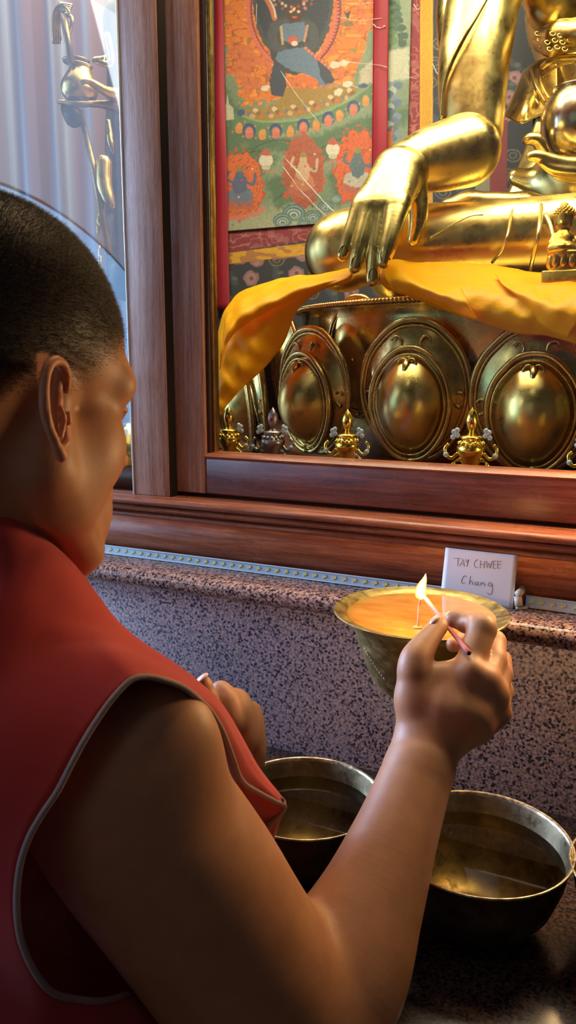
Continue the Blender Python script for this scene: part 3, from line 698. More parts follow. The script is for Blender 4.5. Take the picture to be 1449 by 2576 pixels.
# sash round the waist with chased ruffle, and belt
sash = Sculpt()
sash.chain([(1372, 100, 1.36, 32), (1410, 92, 1.30, 36), (1470, 84, 1.27, 40)], k=.01, flat=(FW, 1.0))
sash.chain([(1385, 112, 1.34, 26), (1396, 130, 1.32, 18)], k=.01)
link('sash', sash.mesh('sash', .003), M['throne'], statue)
hem('belt', [(1366, 168, 1.36), (1385, 154, 1.33), (1420, 146, 1.31), (1480, 142, 1.30)], .006)
for k in range(16):
    x = 1352+(k % 6)*19+(k//6)*6; y = 84+(k//6)*17+(k % 2)*5
    c = MB(); q = [P(x+7*math.cos(t), y+7*math.sin(t)*(1-.1*t), 1.283+(.05 if x < 1372 else .0)-(x-1372)*.0002) for t in np.linspace(0, 5, 14)]
    c.tube(q, .0011, 5).build('chased_curl', M['gold'], statue)
# robe folds across the shins
hem('robe_hem', [(1296, 508, 1.195), (1285, 545, 1.16), (1277, 590, 1.13), (1262, 630, 1.14), (1238, 660, 1.17)], .0022)
hem('robe_hem', [(1360, 505, 1.18), (1362, 530, 1.15), (1358, 560, 1.11), (1352, 600, 1.10), (1340, 650, 1.12), (1333, 680, 1.15)], .003)
hem('robe_hem', [(1372, 540, 1.13), (1385, 570, 1.115), (1392, 610, 1.10), (1386, 650, 1.12)], .003)
hem('robe_hem', [(1296, 508, 1.195), (1330, 512, 1.185), (1362, 505, 1.18), (1449, 500, 1.17)], .0022)
hem('robe_hem', [(1215, 540, 1.17), (1180, 545, 1.165), (1120, 575, 1.165), (1080, 600, 1.18)], .0010, M['throne'])
# golden robe falling behind the lap
sheet('robe_back', [[P(1350, 300, 1.52), P(1400, 300, 1.50), P(1470, 300, 1.5)], [P(1318, 390, 1.52), P(1370, 390, 1.48), P(1470, 390, 1.48)], [P(1285, 470, 1.50), P(1350, 470, 1.47), P(1470, 480, 1.46)], [P(1262, 520, 1.50), P(1350, 530, 1.47), P(1470, 530, 1.46)]], M['gold'], statue, 8, 8, .006)
# left hand under the bowl
LH = Sculpt()
LH.chain([(1322, 356, 1.28, 9), (1332, 350, 1.275, 14), (1350, 352, 1.275, 16), (1364, 374, 1.28, 16), (1375, 400, 1.29, 18)], k=.004, smooth=3)
LH.chain([(1335, 393, 1.235, 11), (1352, 393, 1.235, 15), (1385, 405, 1.24, 18), (1430, 414, 1.245, 19), (1500, 414, 1.25, 20)], k=.004, smooth=3)
LH.chain([(1362, 410, 1.235, 8), (1395, 426, 1.24, 15), (1440, 432, 1.245, 17), (1500, 432, 1.25, 18)], k=.003, smooth=3)
LH.chain([(1380, 424, 1.25, 8), (1410, 442, 1.255, 13), (1450, 446, 1.26, 15), (1500, 446, 1.26, 16)], k=.003, smooth=3)
LH.chain([(1420, 420, 1.29, 30), (1520, 425, 1.31, 34), (1600, 400, 1.36, 40)], k=.01)
link('hand', LH.mesh('hand', .0022), M['gold'], statue)

# ------------------------------------------------------------------ alms bowl in its hand
bc = P(1452, 308, 1.285); br = 88*1.285/F
bowl = tag(empty('alms_bowl', tuple(bc-np.array([0, 0, br]))), 'round polished metal alms bowl resting in the statue\'s upturned left hand', 'bowl')
pf = [(0.001, -br), (br*.35, -br*.95), (br*.7, -br*.75), (br*.93, -br*.4), (br, 0), (br*.97, .3*br), (br*.86, .6*br), (br*.7, .8*br), (br*.66, .86*br), (br*.72, .9*br), (br*.70, .93*br), (br*.62, .88*br), (br*.6, .5*br), (0.001, .2*br)]
MB().lathe([tuple(q) for q in cr(np.array(pf), 3)], bc, 56).build('bowl_body', metal('pale_gilt', (.66, .60, .44), (.5, .42, .26), .18, 12, .1), bowl)

# ------------------------------------------------------------------ small cast figurine on the cloth
fg = tag(empty('figurine', tuple(P(1425, 700, 1.03))), 'tiny cast gold seated figurine on a lotus base set on the yellow cloth', 'figurine')
G = Sculpt()
D = 1.03
G.chain([(1418, 548, D, 25), (1417, 562, D, 22)], k=.003); G.chain([(1416, 585, D, 13), (1416, 600, D, 20), (1412, 618, D, 26)], k=.004)
G.chain([(1394, 594, D, 8), (1388, 612, D-.004, 8), (1402, 622, D-.012, 7)], k=.003); G.chain([(1434, 592, D, 8), (1442, 610, D, 8), (1430, 620, D-.012, 7)], k=.003)
G.chain([(1386, 626, D-.005, 10), (1412, 622, D-.014, 9), (1444, 626, D-.005, 11)], k=.004)
G.chain([(1411, 556, D-.012, 3), (1412, 563, D-.013, 4)], k=.002)
link('figure', G.mesh('figure', .0011), M['figurine'], fg)
hr = MB()
for k in range(70):
    a = k*2.4; b = math.acos(1-.9*k/70); hr.ball(P(1420, 545, D)+(RT*math.sin(b)*math.cos(a)+UP*math.cos(b)+FW*math.sin(b)*math.sin(a)*1)*25*D/F, .0021, 6, 4)
hr.ball(P(1420, 519, D), .0055, 10, 6); hr.build('curled_hair', M['figurine'], fg)
lp = MB(); cc = P(1424, 634, D+.006)
lp.lathe([(.0001, .0), (.022, 0), (.0235, -.003), (.019, -.008), (.017, -.017), (.022, -.025), (.0001, -.025)], cc, 24)
for k in range(12):
    a = 2*math.pi*k/12; lp.ball(cc+np.array([.0195*math.cos(a), .0195*math.sin(a), -.012]), (.005, .005, .010), 8, 6)
lp.build('lotus_seat', M['figurine'], fg)
bs = MB(); b0 = P(1374, 690, D-.02); b1 = P(1500, 690, D+.02)
q = [P(1374, 677, D), P(1376, 696, D-.01), P(1372, 700, D-.01)]
bs.box(cc[0]-.026, cc[0]+.05, cc[1]-.024, cc[1]+.03, cc[2]-.04, cc[2]-.0245); bs.build('plinth', M['figurine'], fg, bevel=.002)
sheet('aureole', [[P(1436, 600, D+.02), P(1450, 596, D+.02), P(1470, 600, D+.02)], [P(1436, 620, D+.018), P(1452, 620, D+.012), P(1475, 620, D+.018)], [P(1436, 640, D+.02), P(1452, 642, D+.016), P(1475, 640, D+.02)]], M['figurine'], fg, 6, 6, .004)

# ------------------------------------------------------------------ lotus throne
thc = P(1400, 900, 1.5)
TY = .25
cx0 = -.20; cy0 = .60; RX = .44; RY = .345     # plan ellipse of the throne
throne = tag(empty('lotus_throne', (cx0, cy0, .335)), 'gilded throne of big embossed lotus petals carrying the seated statue', 'throne')
def petal_at(px, py, Y): return oy(px, py, Y)
zt0 = petal_at(900, 752, TY+.02)[2]
body = MB()
zz = lambda y_: petal_at(1040, y_, TY)[2]
prof = [(.80, .336), (.86, .345), (.90, .36), (.93, zz(1040)), (.955, zz(960)), (.975, zz(860)), (.982, zz(790)), (.985, zz(765)), (1.0, zz(756)), (1.0, zz(745)), (.985, zz(740)), (.2, zz(736)), (.001, zz(736))]
full = []
n = 120
v = []
for r, z in prof:
    for k in range(n):
        t = 2*math.pi*k/n; e = 1.0
        v.append((cx0+RX*r*math.copysign(abs(math.cos(t))**.8, math.cos(t)), cy0+RY*r*math.copysign(abs(math.sin(t))**.8, math.sin(t)), z))
f = [(i*n+k, i*n+(k+1) % n, (i+1)*n+(k+1) % n, (i+1)*n+k) for i in range(len(prof)-1) for k in range(n)]
MB().add(v, f).build('throne_drum', M['throne'], throne, auto=70)
bd = MB()
for k in range(200):
    t = math.pi+math.pi*k/199
    x = cx0+RX*1.005*math.copysign(abs(math.cos(t))**.8, math.cos(t)); y = cy0+RY*1.005*math.copysign(abs(math.sin(t))**.8, math.sin(t))
    if y < .6 and x < .1: bd.ball((x, y, zz(751)), .0046, 8, 6)
tag(bd.build('beading', M['throne'], throne), kind='stuff')

def petal(px, py, hw, hh, Y, yaw, tilt=8, inner=True, bulge=.05, label=None, offs=(-.1, -.15)):
    """embossed petal: domed shell, rolled rim, inner boss with its own rim and scrolls; hw/hh half sizes in metres"""
    a = math.radians(yaw); nrm = np.array([math.sin(a), -math.cos(a), 0]); ex = np.array([math.cos(a), math.sin(a), 0]); ez = np.array([0, 0, 1.0])
    tl = math.radians(tilt); ez = ez*math.cos(tl)+nrm*math.sin(tl); nn = np.cross(ex, ez)
    c = oy(px, py, Y)
    root = empty('lotus_petal', tuple(c)); root.parent = throne; root.location = Vector(c)-Vector(throne.location)
    def outline(t, w, h):
        # t 0..1 from bottom round; ogee at the top
        th = 2*math.pi*t; x = math.sin(th); y = -math.cos(th)
        tip = max(0, (y-.80)/.20); yy = y+(.10*tip**1.6); xx = math.copysign(abs(x)**.82, x)*(1-.16*max(0, -y)**1.5)*(1+.05*y)
        return xx*w, yy*h
    def shell(w, h, dome, z0, cen=(0, 0), power=.5):
        rings, segs = 12, 56; V = []; 
        for i in range(rings+1):
            q = i/rings
            for k in range(segs):
                x, y = outline(k/segs, w*q, h*q); z = z0+dome*(1-q**2.4)
                V.append(c+ex*(x+cen[0])+ez*(y+cen[1])+nn*z)
        Fq = [(i*segs+k, i*segs+(k+1) % segs, (i+1)*segs+(k+1) % segs, (i+1)*segs+k) for i in range(rings) for k in range(segs)]
        return V, Fq
    V, Fq = shell(hw, hh, bulge*.55, 0); p_ = MB().add(V, Fq)
    # skirt back to the drum
    o = p_.build('petal_shell', M['throne'], root); s = o.modifiers.new('t', 'SOLIDIFY'); s.thickness = .006; s.offset = -1
    rim = [c+ex*x+ez*y+nn*.004 for x, y in (outline(k/60, hw, hh) for k in range(61))]
    MB().tube(rim, .0048, 8).build('petal_rim', M['throne'], root)
    rim = [c+ex*x+ez*y+nn*.006 for x, y in (outline(k/60, hw*.93, hh*.93) for k in range(61))]
    MB().tube(rim, .0022, 6).build('petal_rim', M['throne'], root)
    def scroll(x0, y0, s, sz, off, m=M['throne']):
        b = MB(); q = []
        for k in range(22):
            t = k/21; r = sz*(1-.75*t); a2 = -math.pi*.5+t*4.4
            q.append(c+ex*(x0+s*(sz-r*0+r*math.cos(a2)-sz))+ez*(y0+r*math.sin(a2))+nn*off)
        b.tube(q, [sz*.22*(1-.5*k/21) for k in range(22)], 6); b.build('scroll', m, root)
    if inner:
        ic = (0, -.16*hh); iw, ih = hw*.64, hh*.71
        V, Fq = shell(iw, ih, bulge*.95, bulge*.35, ic); MB().add(V, Fq).build('petal_boss', M['gold'] if inner == 2 else M['throne'], root)
        for sc_, rr, off in ((1.12, .0042, .012), (1.0, .002, .017)):
            rim = [c+ex*(x+ic[0])+ez*(y+ic[1])+nn*(bulge*.35+off*.6) for x, y in (outline(k/60, iw*sc_, ih*sc_) for k in range(61))]
            MB().tube(rim, rr, 8).build('boss_rim', M['throne'], root)
        top = ic[1]+ih*.93
        for s_ in (-1, 1): scroll(s_*.004, top, s_, .012, bulge*.35+.014)
        MB().tube([c+ez*(top+.004)+nn*(bulge*.35+.016), c+ez*(top-.010)+nn*(bulge*.6+.010), c+ez*(top-.024)+nn*(bulge*.8+.004)], [.006, .004, .0008], 8).build('scroll', M['throne'], root)
        for s_ in (-1, 1): scroll(s_*hw*.30, hh*.80, -s_, .014, bulge*.30); scroll(s_*hw*.86, -.02*hh, -s_, .014, bulge*.22)
    return root
petal(1045, 992, .081, .094, .262, -3, 6, inner=2)
petal(1345, 1014, .083, .094, .262, 4, 6, inner=2)
petal(795, 990, .080, .090, .292, -26, 6, inner=2)
petal(655, 1010, .062, .088, .355, -52, 6, inner=1)
petal(566, 1010, .058, .085, .44, -72, 6, inner=1)
petal(1680, 1040, .082, .098, .27, 14, 6, inner=1)
petal(905, 905, .055, .085, .32, -14, 4, inner=False, bulge=.035)
petal(1190, 915, .055, .096, .30, 0, 4, inner=False, bulge=.035)
petal(725, 925, .05, .08, .35, -38, 4, inner=False, bulge=.03)

# ------------------------------------------------------------------ yellow silk cloth
silk = mat('yellow_silk', srgb(255, 190, 0), .55); b_ = bsdf(silk)
b_.inputs['Specular IOR Level'].default_value = .25; b_.inputs['Transmission Weight'].default_value = 0
bsdf(silk).inputs['Roughness'].default_value = .45; tl = N(silk, 'BsdfTranslucent'); tl.inputs[0].default_value = (*srgb(255, 200, 20), 1); mx = N(silk, 'MixShader'); mx.inputs[0].default_value = .35
L(silk, b_.outputs[0], mx.inputs[1]); L(silk, tl.outputs[0], mx.inputs[2]); L(silk, mx.outputs[0], silk.node_tree.nodes['Material Output'].inputs[0])
vs = coords(silk); wv = noise(silk, vs, 30, 3); bump(silk, wv, .5, .004)
cloth = tag(empty('yellow_cloth', tuple(P(950, 700, 1.15))), 'long yellow silk cloth draped over the top of the lotus throne', 'cloth')
def wrinkle(V):
    n = np.sin(V[:, 0]*75+V[:, 2]*160+2*np.sin(V[:, 0]*33))*.0022+np.sin(V[:, 0]*190-V[:, 2]*120+1.5*np.sin(V[:, 2]*50))*.0010+np.sin(V[:, 0]*420+V[:, 2]*260)*.0003
    return V+np.outer(n, -FW)
O = oy
sheet('left_fall', [[O(884, 674, .27), O(890, 686, .25), O(884, 700, .235), O(880, 706, .24)],
                    [O(800, 690, .30), O(815, 702, .26), O(810, 722, .232), O(795, 738, .24)],
                    [O(720, 698, .33), O(735, 712, .27), O(740, 745, .225), O(745, 785, .235)],
                    [O(620, 728, .33), O(645, 745, .26), O(680, 790, .21), O(715, 860, .235)],
                    [O(575, 765, .29), O(590, 800, .22), O(625, 880, .18), O(665, 925, .21)],
                    [O(550, 830, .25), O(560, 880, .18), O(590, 950, .165), O(610, 975, .18)],
                    [O(544, 930, .22), O(548, 960, .165), O(560, 1000, .155), O(575, 1015, .165)],
                    [O(538, 1020, .20), O(542, 1030, .165), O(548, 1040, .155), O(556, 1045, .16)]], silk, cloth, 10, 10, .001, jitter=wrinkle)
sheet('left_fold', [[O(882, 680, .245), O(886, 690, .235), O(872, 700, .226)],
                    [O(790, 696, .245), O(800, 715, .222), O(770, 740, .222)],
                    [O(690, 712, .25), O(700, 745, .20), O(660, 790, .19)],
                    [O(610, 750, .215), O(600, 800, .165), O(580, 850, .165)],
                    [O(568, 800, .19), O(558, 870, .15), O(552, 930, .155)]], silk, cloth, 10, 10, .001, jitter=wrinkle)
sheet('right_fall', [[O(955, 690, .255), O(956, 700, .245), O(962, 716, .24), O(975, 730, .245)],
                     [O(975, 656, .29), O(985, 690, .245), O(1000, 725, .235), O(1030, 745, .24)],
                     [O(1060, 660, .33), O(1075, 712, .255), O(1085, 745, .232), O(1100, 772, .24)],
                     [O(1160, 662, .34), O(1165, 718, .26), O(1180, 770, .228), O(1190, 806, .24)],
                     [O(1270, 672, .35), O(1280, 716, .26), O(1290, 790, .222), O(1300, 838, .238)],
                     [O(1380, 690, .35), O(1380, 722, .255), O(1385, 800, .218), O(1392, 848, .235)],
                     [O(1500, 700, .35), O(1500, 745, .26), O(1500, 830, .22), O(1510, 880, .237)],
                     [O(1640, 700, .35), O(1640, 750, .27), O(1640, 840, .23), O(1640, 900, .25)]], silk, cloth, 10, 10, .001, jitter=wrinkle)
sheet('right_fold', [[O(962, 676, .25), O(968, 700, .234), O(985, 728, .23)],
                     [O(1000, 672, .26), O(1030, 712, .225), O(1040, 742, .228)],
                     [O(1080, 718, .25), O(1100, 740, .218), O(1120, 775, .225)],
                     [O(1160, 726, .24), O(1180, 765, .21), O(1200, 805, .222)]], silk, cloth, 10, 10, .001, jitter=wrinkle)
sheet('right_fold', [[O(1245, 690, .28), O(1270, 720, .245), O(1290, 735, .25)],
                     [O(1300, 706, .27), O(1330, 750, .225), O(1320, 770, .23)],
                     [O(1380, 712, .26), O(1395, 770, .205), O(1370, 820, .215)],
                     [O(1470, 705, .27), O(1470, 770, .205), O(1430, 850, .215)]], silk, cloth, 10, 10, .001, jitter=wrinkle)

# ------------------------------------------------------------------ vase ornaments in a row behind the door rail
gold2 = metal('bright_gilt', (.95, .70, .12), (.8, .55, .08), .18, 60, .4)
beadg = mat('glass_bead', (.75, .88, 1.0), .08, 0, Transmission_Weight=.7)
teal = mat('teal_enamel', srgb(60, 150, 165), .3); redgem = mat('red_gem', srgb(120, 20, 16), .15)
def ornament(name, loc, label, mt, scale=1.0, rot=0.0):
    root = empty(name, (0, 0, 0)); tag(root, label, 'ornament', 'vase ornaments behind the cabinet door')
    K = scale
    MB().lathe([(.001*K, .006*K), (.006*K, .010*K), (.0095*K, .022*K), (.0125*K, .030*K), (.016*K, .038*K), (.0165*K, .043*K), (.012*K, .047*K), (.010*K, .050*K), (.013*K, .053*K), (.0125*K, .055*K), (.006*K, .056*K), (.003*K, .060*K), (.0001, .061*K)], (0, 0, 0), 24).build('vase', mt, root)
    fl = MB()
    n = 12
    fl.lathe([(.0001, .058*K), (.003*K, .059*K), (.006*K, .066*K), (.0075*K, .072*K), (.006*K, .079*K), (.003*K, .084*K), (.0001, .088*K)], (0, 0, 0), 16); fo = fl.build('flame_finial', mt, root)
    MB().ball((0, -.0062*K, .072*K), (.0022*K, .0022*K, .0036*K), 8, 6).build('finial_gem', redgem, fo)
    bz = MB()
    for k in range(14):
        a = 2*math.pi*k/14; bz.ball((.0135*K*math.cos(a), .0135*K*math.sin(a), .047*K), .0026*K, 6, 5)
    bz.build('collar', mt, root)
    for s in (-1, 1):
        c1 = [(s*.008*K, -.001, .030*K), (s*.017*K, -.003, .026*K), (s*.020*K, -.003, .018*K), (s*.016*K, -.003, .009*K), (s*.022*K, -.004, .003*K), (s*.031*K, -.004, .001*K)]
        MB().tube(cr(np.array(c1), 5), [.0022*K+.0008*K*math.sin(k) for k in range(26)], 7).build('leg', mt, root)
        c2 = [(s*.014*K, -.001, .036*K), (s*.021*K, -.003, .030*K), (s*.027*K, -.003, .033*K), (s*.029*K, -.002, .041*K), (s*.025*K, -.002, .046*K)]
        MB().tube(cr(np.array(c2), 5), [.0022*K]*21, 7).build('side_scroll', mt, root)
        MB().ball((s*.0275*K, -.005*K, .034*K), .0033*K, 10, 8).build('glass_bead', beadg, root)
        b3 = MB(); [b3.ball((s*.0155*K+dx*K, -.003*K, .056*K+dz*K), .0031*K, 8, 6) for dx, dz in ((0, 0), (.004*s, .004), (.0005*s, .006), (.005*s, -.002))]; b3.build('glass_bead_flower', beadg, root)
        MB().tube([(s*.007*K, -.004*K, .022*K), (s*.0085*K, -.005*K, .011*K), (s*.012*K, -.006*K, .001*K)], [.0012*K, .0028*K, .0036*K], 6, flat=.5).build('enamel_leaf', teal, root)
    root.location = loc; root.rotation_euler = (0, 0, rot)
    return root
YO = .128
aged = metal('tarnished_silver', (.42, .38, .38), (.2, .16, .14), .3, 60, .5)
def oloc(px, py_bottom=None): q = oy(px, 1150, YO); return (q[0], YO, .3352)
lab = ['gold vase ornament with glass beads, leftmost of the row, half hidden by the stile',
       'tarnished dark silvery ornament with clear beads, second from the left in the row',
       'gold vase ornament with glass beads and flame finial, left of the middle lotus petal',
       'gold vase ornament with blue enamel leaves, right of the middle petal',
       'gold vase ornament at the right edge of the photo, only its bead showing']
for px, lb, mt_, sc_ in ((577, lab[0], gold2, 1.0), (687, lab[1], aged, 1.0), (873, lab[2], gold2, 1.0), (1184, lab[3], gold2, 1.07), (1497, lab[4], gold2, 1.0)):
    ornament('vase_ornament', oloc(px), lb, mt_, sc_, math.radians(8))
# ------------------------------------------------------------------ the person
person = tag(empty('person', (-.75, -1.0, -.5)), 'person with shaved head in a sleeveless red vest leaning over to light the lamp', 'person')
B = Sculpt()
HC = P(8, 952, .557)                    # head centre
ang = math.radians(52); dip = math.radians(7); roll_ = math.radians(2)
hx = RT*math.cos(ang)+FW*math.sin(ang); hx = hx*math.cos(dip)-UP*math.sin(dip)             # face direction
side0 = -RT*math.sin(ang)+FW*math.cos(ang)                                                 # person's left
hy = side0*math.cos(roll_)+np.cross(hx, side0)*math.sin(roll_); hy /= np.linalg.norm(hy); hz = np.cross(hx, hy); hz /= np.linalg.norm(hz)
HR = np.array([hx, hy, hz])
def h(x, y, z): return HC+hx*x+hy*y+hz*z
def he(c, r, k=.02, sub=False, tiltz=0):
    R = HR
    if tiltz:
        a = math.radians(tiltz); R = np.array([hx*math.cos(a)+hz*math.sin(a), hy, -hx*math.sin(a)+hz*math.cos(a)])
    B.ell(h(*c), r, R, k, sub)
he((-.020, 0, .036), (.096, .078, .083), .02)
he((-.050, 0, .005), (.070, .070, .070), .02)
he((.034, 0, .016), (.047, .061, .054), .02)
he((.043, 0, -.045), (.043, .054, .070), .02)
for s_ in (-1, 1):
    B.cone(h(.004, s_*.056, -.064), h(.062, s_*.027, -.114), .016, .018, .014)
    B.cone(h(.000, s_*.060, -.020), h(.004, s_*.056, -.064), .014, .014, .015)
    he((.050, s_*.045, -.042), (.024, .018, .028), .018); he((.022, s_*.054, -.068), (.034, .012, .036), .015)
    B.cone(h(.079, s_*.010, .008), h(.064, s_*.048, .008), .009, .010, .020)
he((.072, 0, -.116), (.020, .026, .018), .014)
for s_ in (-1, 1): he((.090, s_*.032, -.008), (.013, .015, .010), .014, True)
for s_ in (-1, 1): he((.069, s_*.031, -.008), (.013, .013, .013), .003)
for s_ in (-1, 1): B.cone(h(.083, s_*.020, -.006), h(.075, s_*.044, -.008), .0028, .0022, .003)
B.cone(h(.084, 0, .004), h(.098, 0, -.034), .008, .010, .012); 
for s_ in (-1, 1): he((.098, s_*.012, -.040), (.010, .008, .008), .006)
he((.076, 0, -.085), (.020, .034, .030), .014); he((.086, 0, -.066), (.010, .022, .006), .008); he((.084, 0, -.076), (.010, .019, .007), .008); B.cone(h(.097, -.018, -.0705), h(.097, .018, -.0705), .0014, .0014, .003, True)
# neck and trunk, bent forward (mostly under the vest)
nb = P(-70, 1480, .60)
B.cone(h(-.035, 0, -.040), nb, .056, .066, .015)
B.cone(h(-.012, 0, -.070), nb+np.array([.02, 0, 0]), .040, .055, .012)
B.cone(h(-.010, -.040, -.055), P(60, 1480, .56), .014, .016, .012)
shR = P(300, 1985, .515); shL = P(40, 1760, .80); ch = (shR+shL)/2
hip = np.array([-.86, -.92, -.25])
B.cone(nb, shR+np.array([-.03, 0, .02]), .06, .055, .015); B.cone(nb, shL, .055, .055, .015)
B.cone(ch+np.array([-.06, -.02, -.06]), hip, .125, .125, .02)
B.cone(nb, ch+np.array([-.10, -.05, -.08]), .08, .12, .02)
# side of the chest seen through the armhole
B.chain([(100, 2250, .58, 190), (230, 2500, .62, 240), (420, 2600, .70, 230)], k=.02)
# right arm
arm = [(292, 1992, .515, 236), (360, 2080, .520, 244), (470, 2225, .530, 240), (590, 2400, .545, 228), (735, 2580, .565, 214)]
B.chain(arm, k=.012, smooth=3)
addell(B, 400, 1880, .505, 150, 165, 120, k=.03)
B.chain([(735, 2590, .565, 214), (850, 2440, .582, 176), (922, 2290, .60, 138), (984, 2130, .622, 110), (1020, 2030, .638, 97), (1055, 1930, .655, 87)], k=.01, smooth=3)
# right hand
hd = lambda *pts, k=.008, **kw: B.chain(list(pts), k=k, **kw)
hd((1060, 1925, .657, 80), (1072, 1875, .662, 70), k=.008)
hd((1062, 1870, .664, 56), (1110, 1780, .663, 52), (1176, 1690, .668, 40), k=.008)
hd((1085, 1865, .663, 54), (1160, 1785, .660, 52), (1216, 1706, .668, 41), k=.008)
hd((1105, 1865, .665, 54), (1185, 1798, .662, 52), (1238, 1738, .671, 38), k=.008)
hd((1120, 1865, .668, 50), (1195, 1820, .668, 46), (1246, 1784, .678, 34), k=.008)
addell(B, 1148, 1765, .668, 82, 92, 48, rot=-35, k=.008)
hd((1050, 1850, .667, 52), (1046, 1760, .670, 48), (1044, 1690, .672, 44), k=.010)
hd((1044, 1690, .672, 43), (1046, 1660, .674, 41), (1068, 1622, .682, 32), (1088, 1594, .690, 27), (1102, 1578, .695, 24), (1107, 1571, .697, 20), k=.003, smooth=2)
hd((1062, 1725, .672, 34), (1110, 1700, .671, 27), (1165, 1690, .668, 30), k=.008)
# index finger: knuckle, first joint up at the right, tip back to the left
hd((1178, 1688, .667, 38), (1188, 1655, .672, 37), (1205, 1605, .680, 36), (1212, 1582, .684, 37), k=.004, smooth=2)
hd((1212, 1580, .684, 36), (1196, 1568, .692, 29), (1172, 1568, .700, 26), k=.003, smooth=2); hd((1168, 1566, .702, 25), (1152, 1558, .705, 24), (1140, 1557, .706, 22), k=.0012)
hd((1160, 1546, .682, 2.2), (1161, 1566, .676, 2.6), (1168, 1586, .678, 2.2), k=.003, sub=True)
hd((1176, 1590, .674, 1.8), (1188, 1574, .662, 2.2), (1200, 1566, .660, 1.8), k=.003, sub=True)
# middle, ring, little finger folded away behind
hd((1222, 1706, .668, 36), (1240, 1660, .688, 33), (1243, 1616, .706, 30), k=.003); hd((1243, 1614, .706, 30), (1205, 1606, .724, 26), (1165, 1616, .730, 24), (1140, 1622, .724, 19), k=.002)
hd((1242, 1740, .671, 34), (1258, 1695, .690, 31), (1258, 1664, .710, 29), k=.003); hd((1258, 1662, .710, 28), (1215, 1655, .732, 25), (1170, 1664, .732, 23), k=.002)
hd((1250, 1784, .680, 31), (1262, 1738, .695, 28), (1260, 1710, .712, 26), k=.003); hd((1260, 1708, .712, 26), (1222, 1705, .730, 23), (1185, 1715, .730, 21), k=.002)
# knuckles
for x_, y_, d_ in ((1186, 1690, .650), (1226, 1716, .652), (1250, 1752, .656), (1258, 1795, .664)): addell(B, x_, y_, d_+.006, 22, 24, 18, k=.012)
# left hand beyond the vest and its forearm
hd((120, 2000, .86, 70), (400, 1990, .80, 62), (520, 1860, .765, 48), k=.02)
hd((530, 1830, .765, 50), (560, 1790, .765, 52), (590, 1800, .765, 44), k=.015)
hd((516, 1790, .745, 30), (522, 1750, .740, 22), (516, 1722, .738, 16), (513, 1712, .737, 12), k=.005)
for a in ([(553, 1770, .76, 34), (556, 1738, .76, 26), (583, 1768, .752, 25), (592, 1815, .745, 23), (590, 1842, .748, 15)],
          [(580, 1780, .765, 34), (600, 1758, .765, 25), (620, 1795, .758, 24), (628, 1860, .752, 22), (622, 1885, .752, 15)],
          [(610, 1800, .775, 34), (636, 1788, .772, 22), (648, 1830, .765, 19), (652, 1890, .76, 17), (648, 1925, .76, 13)],
          [(620, 1830, .79, 30), (650, 1830, .785, 16), (657, 1880, .78, 14), (655, 1920, .78, 12)]):
    hd(*a, k=.005, smooth=2)
# folded legs resting on the floor
for q, r_ in (((-.55, -.48, -.40), .09), ((-1.05, -.48, -.40), .09)):
    B.cone(hip+np.array([(.1 if q[0] > -.8 else -.1), 0, -.05]), np.array(q), .12, .08, .04); B.cone(np.array(q), np.array([q[0]*.95-.05, -1.25, -.44]), .07, .05, .03)
# ear, built where it stands out from the head
def ear(C, sx, sd):
    C(sx, sd)
E_ = lambda *pts, k=.002, **kw: B.chain(list(pts), k=k, **kw)
B.chain([(146, 930, .497, 14), (140, 1010, .494, 16), (140, 1080, .494, 13)], k=.004)                       # shell of the ear
E_((168, 985, .500, 9), (170, 945, .496, 10), (160, 918, .490, 12), (140, 907, .484, 14), (122, 922, .478, 14), (112, 965, .475, 14.5), (112, 1020, .475, 15), (120, 1065, .477, 14), (133, 1100, .480, 13), (148, 1135, .484, 15), (156, 1150, .486, 14), smooth=3, k=.0015)
E_((150, 1140, .488, 13), (166, 1110, .496, 10), (168, 1080, .500, 8), k=.004)
E_((150, 1022, .486, 8), (160, 1048, .487, 8), (158, 1075, .489, 9), (152, 1100, .487, 9), smooth=2, k=.003)    # antihelix
E_((172, 1040, .496, 8), (174, 1062, .496, 9), k=.004)                                                       # tragus
E_((145, 945, .478, 6), (143, 990, .478, 8), (146, 1030, .480, 5), smooth=2, k=.004, sub=True)                # groove inside the rim

skin = mat('skin', (.50, .27, .16), .5); sb = bsdf(skin); sb.inputs['Subsurface Weight'].default_value = .12; sb.inputs['Subsurface Radius'].default_value = (.012, .005, .003); sb.inputs['Subsurface Scale'].default_value = .3
at = N(skin, 'Attribute', attribute_name='tone'); sv = coords(skin)
nz = ramp(skin, noise(skin, sv, 45, 4), [(.3, (.86, .82, .80)), (.7, (1.08, 1.05, 1.02))])
L(skin, mixc(skin, 1.0, at.outputs['Color'], nz.outputs[0], 'MULTIPLY'), sb.inputs['Base Color'])
mxn = noise(skin, sv, 900, 3); bump(skin, mxn, .18, .0005)
def scalp(V):
    """1 where hair grows: above a line from the temple, round the ear, down to the nape"""
    q = (V-HC)@HR.T; x, y, z = q.T
    lim = np.where(x > .02, .006+(x-.02)*.95, np.where(x > -.03, .006-.02*np.clip((.02-x)/.05, 0, 1), -.014-(-.03-x)*1.1))
    m = 1/(1+np.exp(-(z-lim)/.0065)); fr = 1/(1+np.exp((x-.078-(z-.055)*-.35)/.004))
    near = np.linalg.norm((V-HC), axis=1) < .17
    ear_ = np.linalg.norm((V-P(140, 1020, .485))*1.0, axis=1)
    return m*fr*near
me = B.mesh('body', .0019)
V = np.empty(len(me.vertices)*3, np.float32); me.vertices.foreach_get('co', V); V = V.reshape(-1, 3).astype(float)
hm = scalp(V)
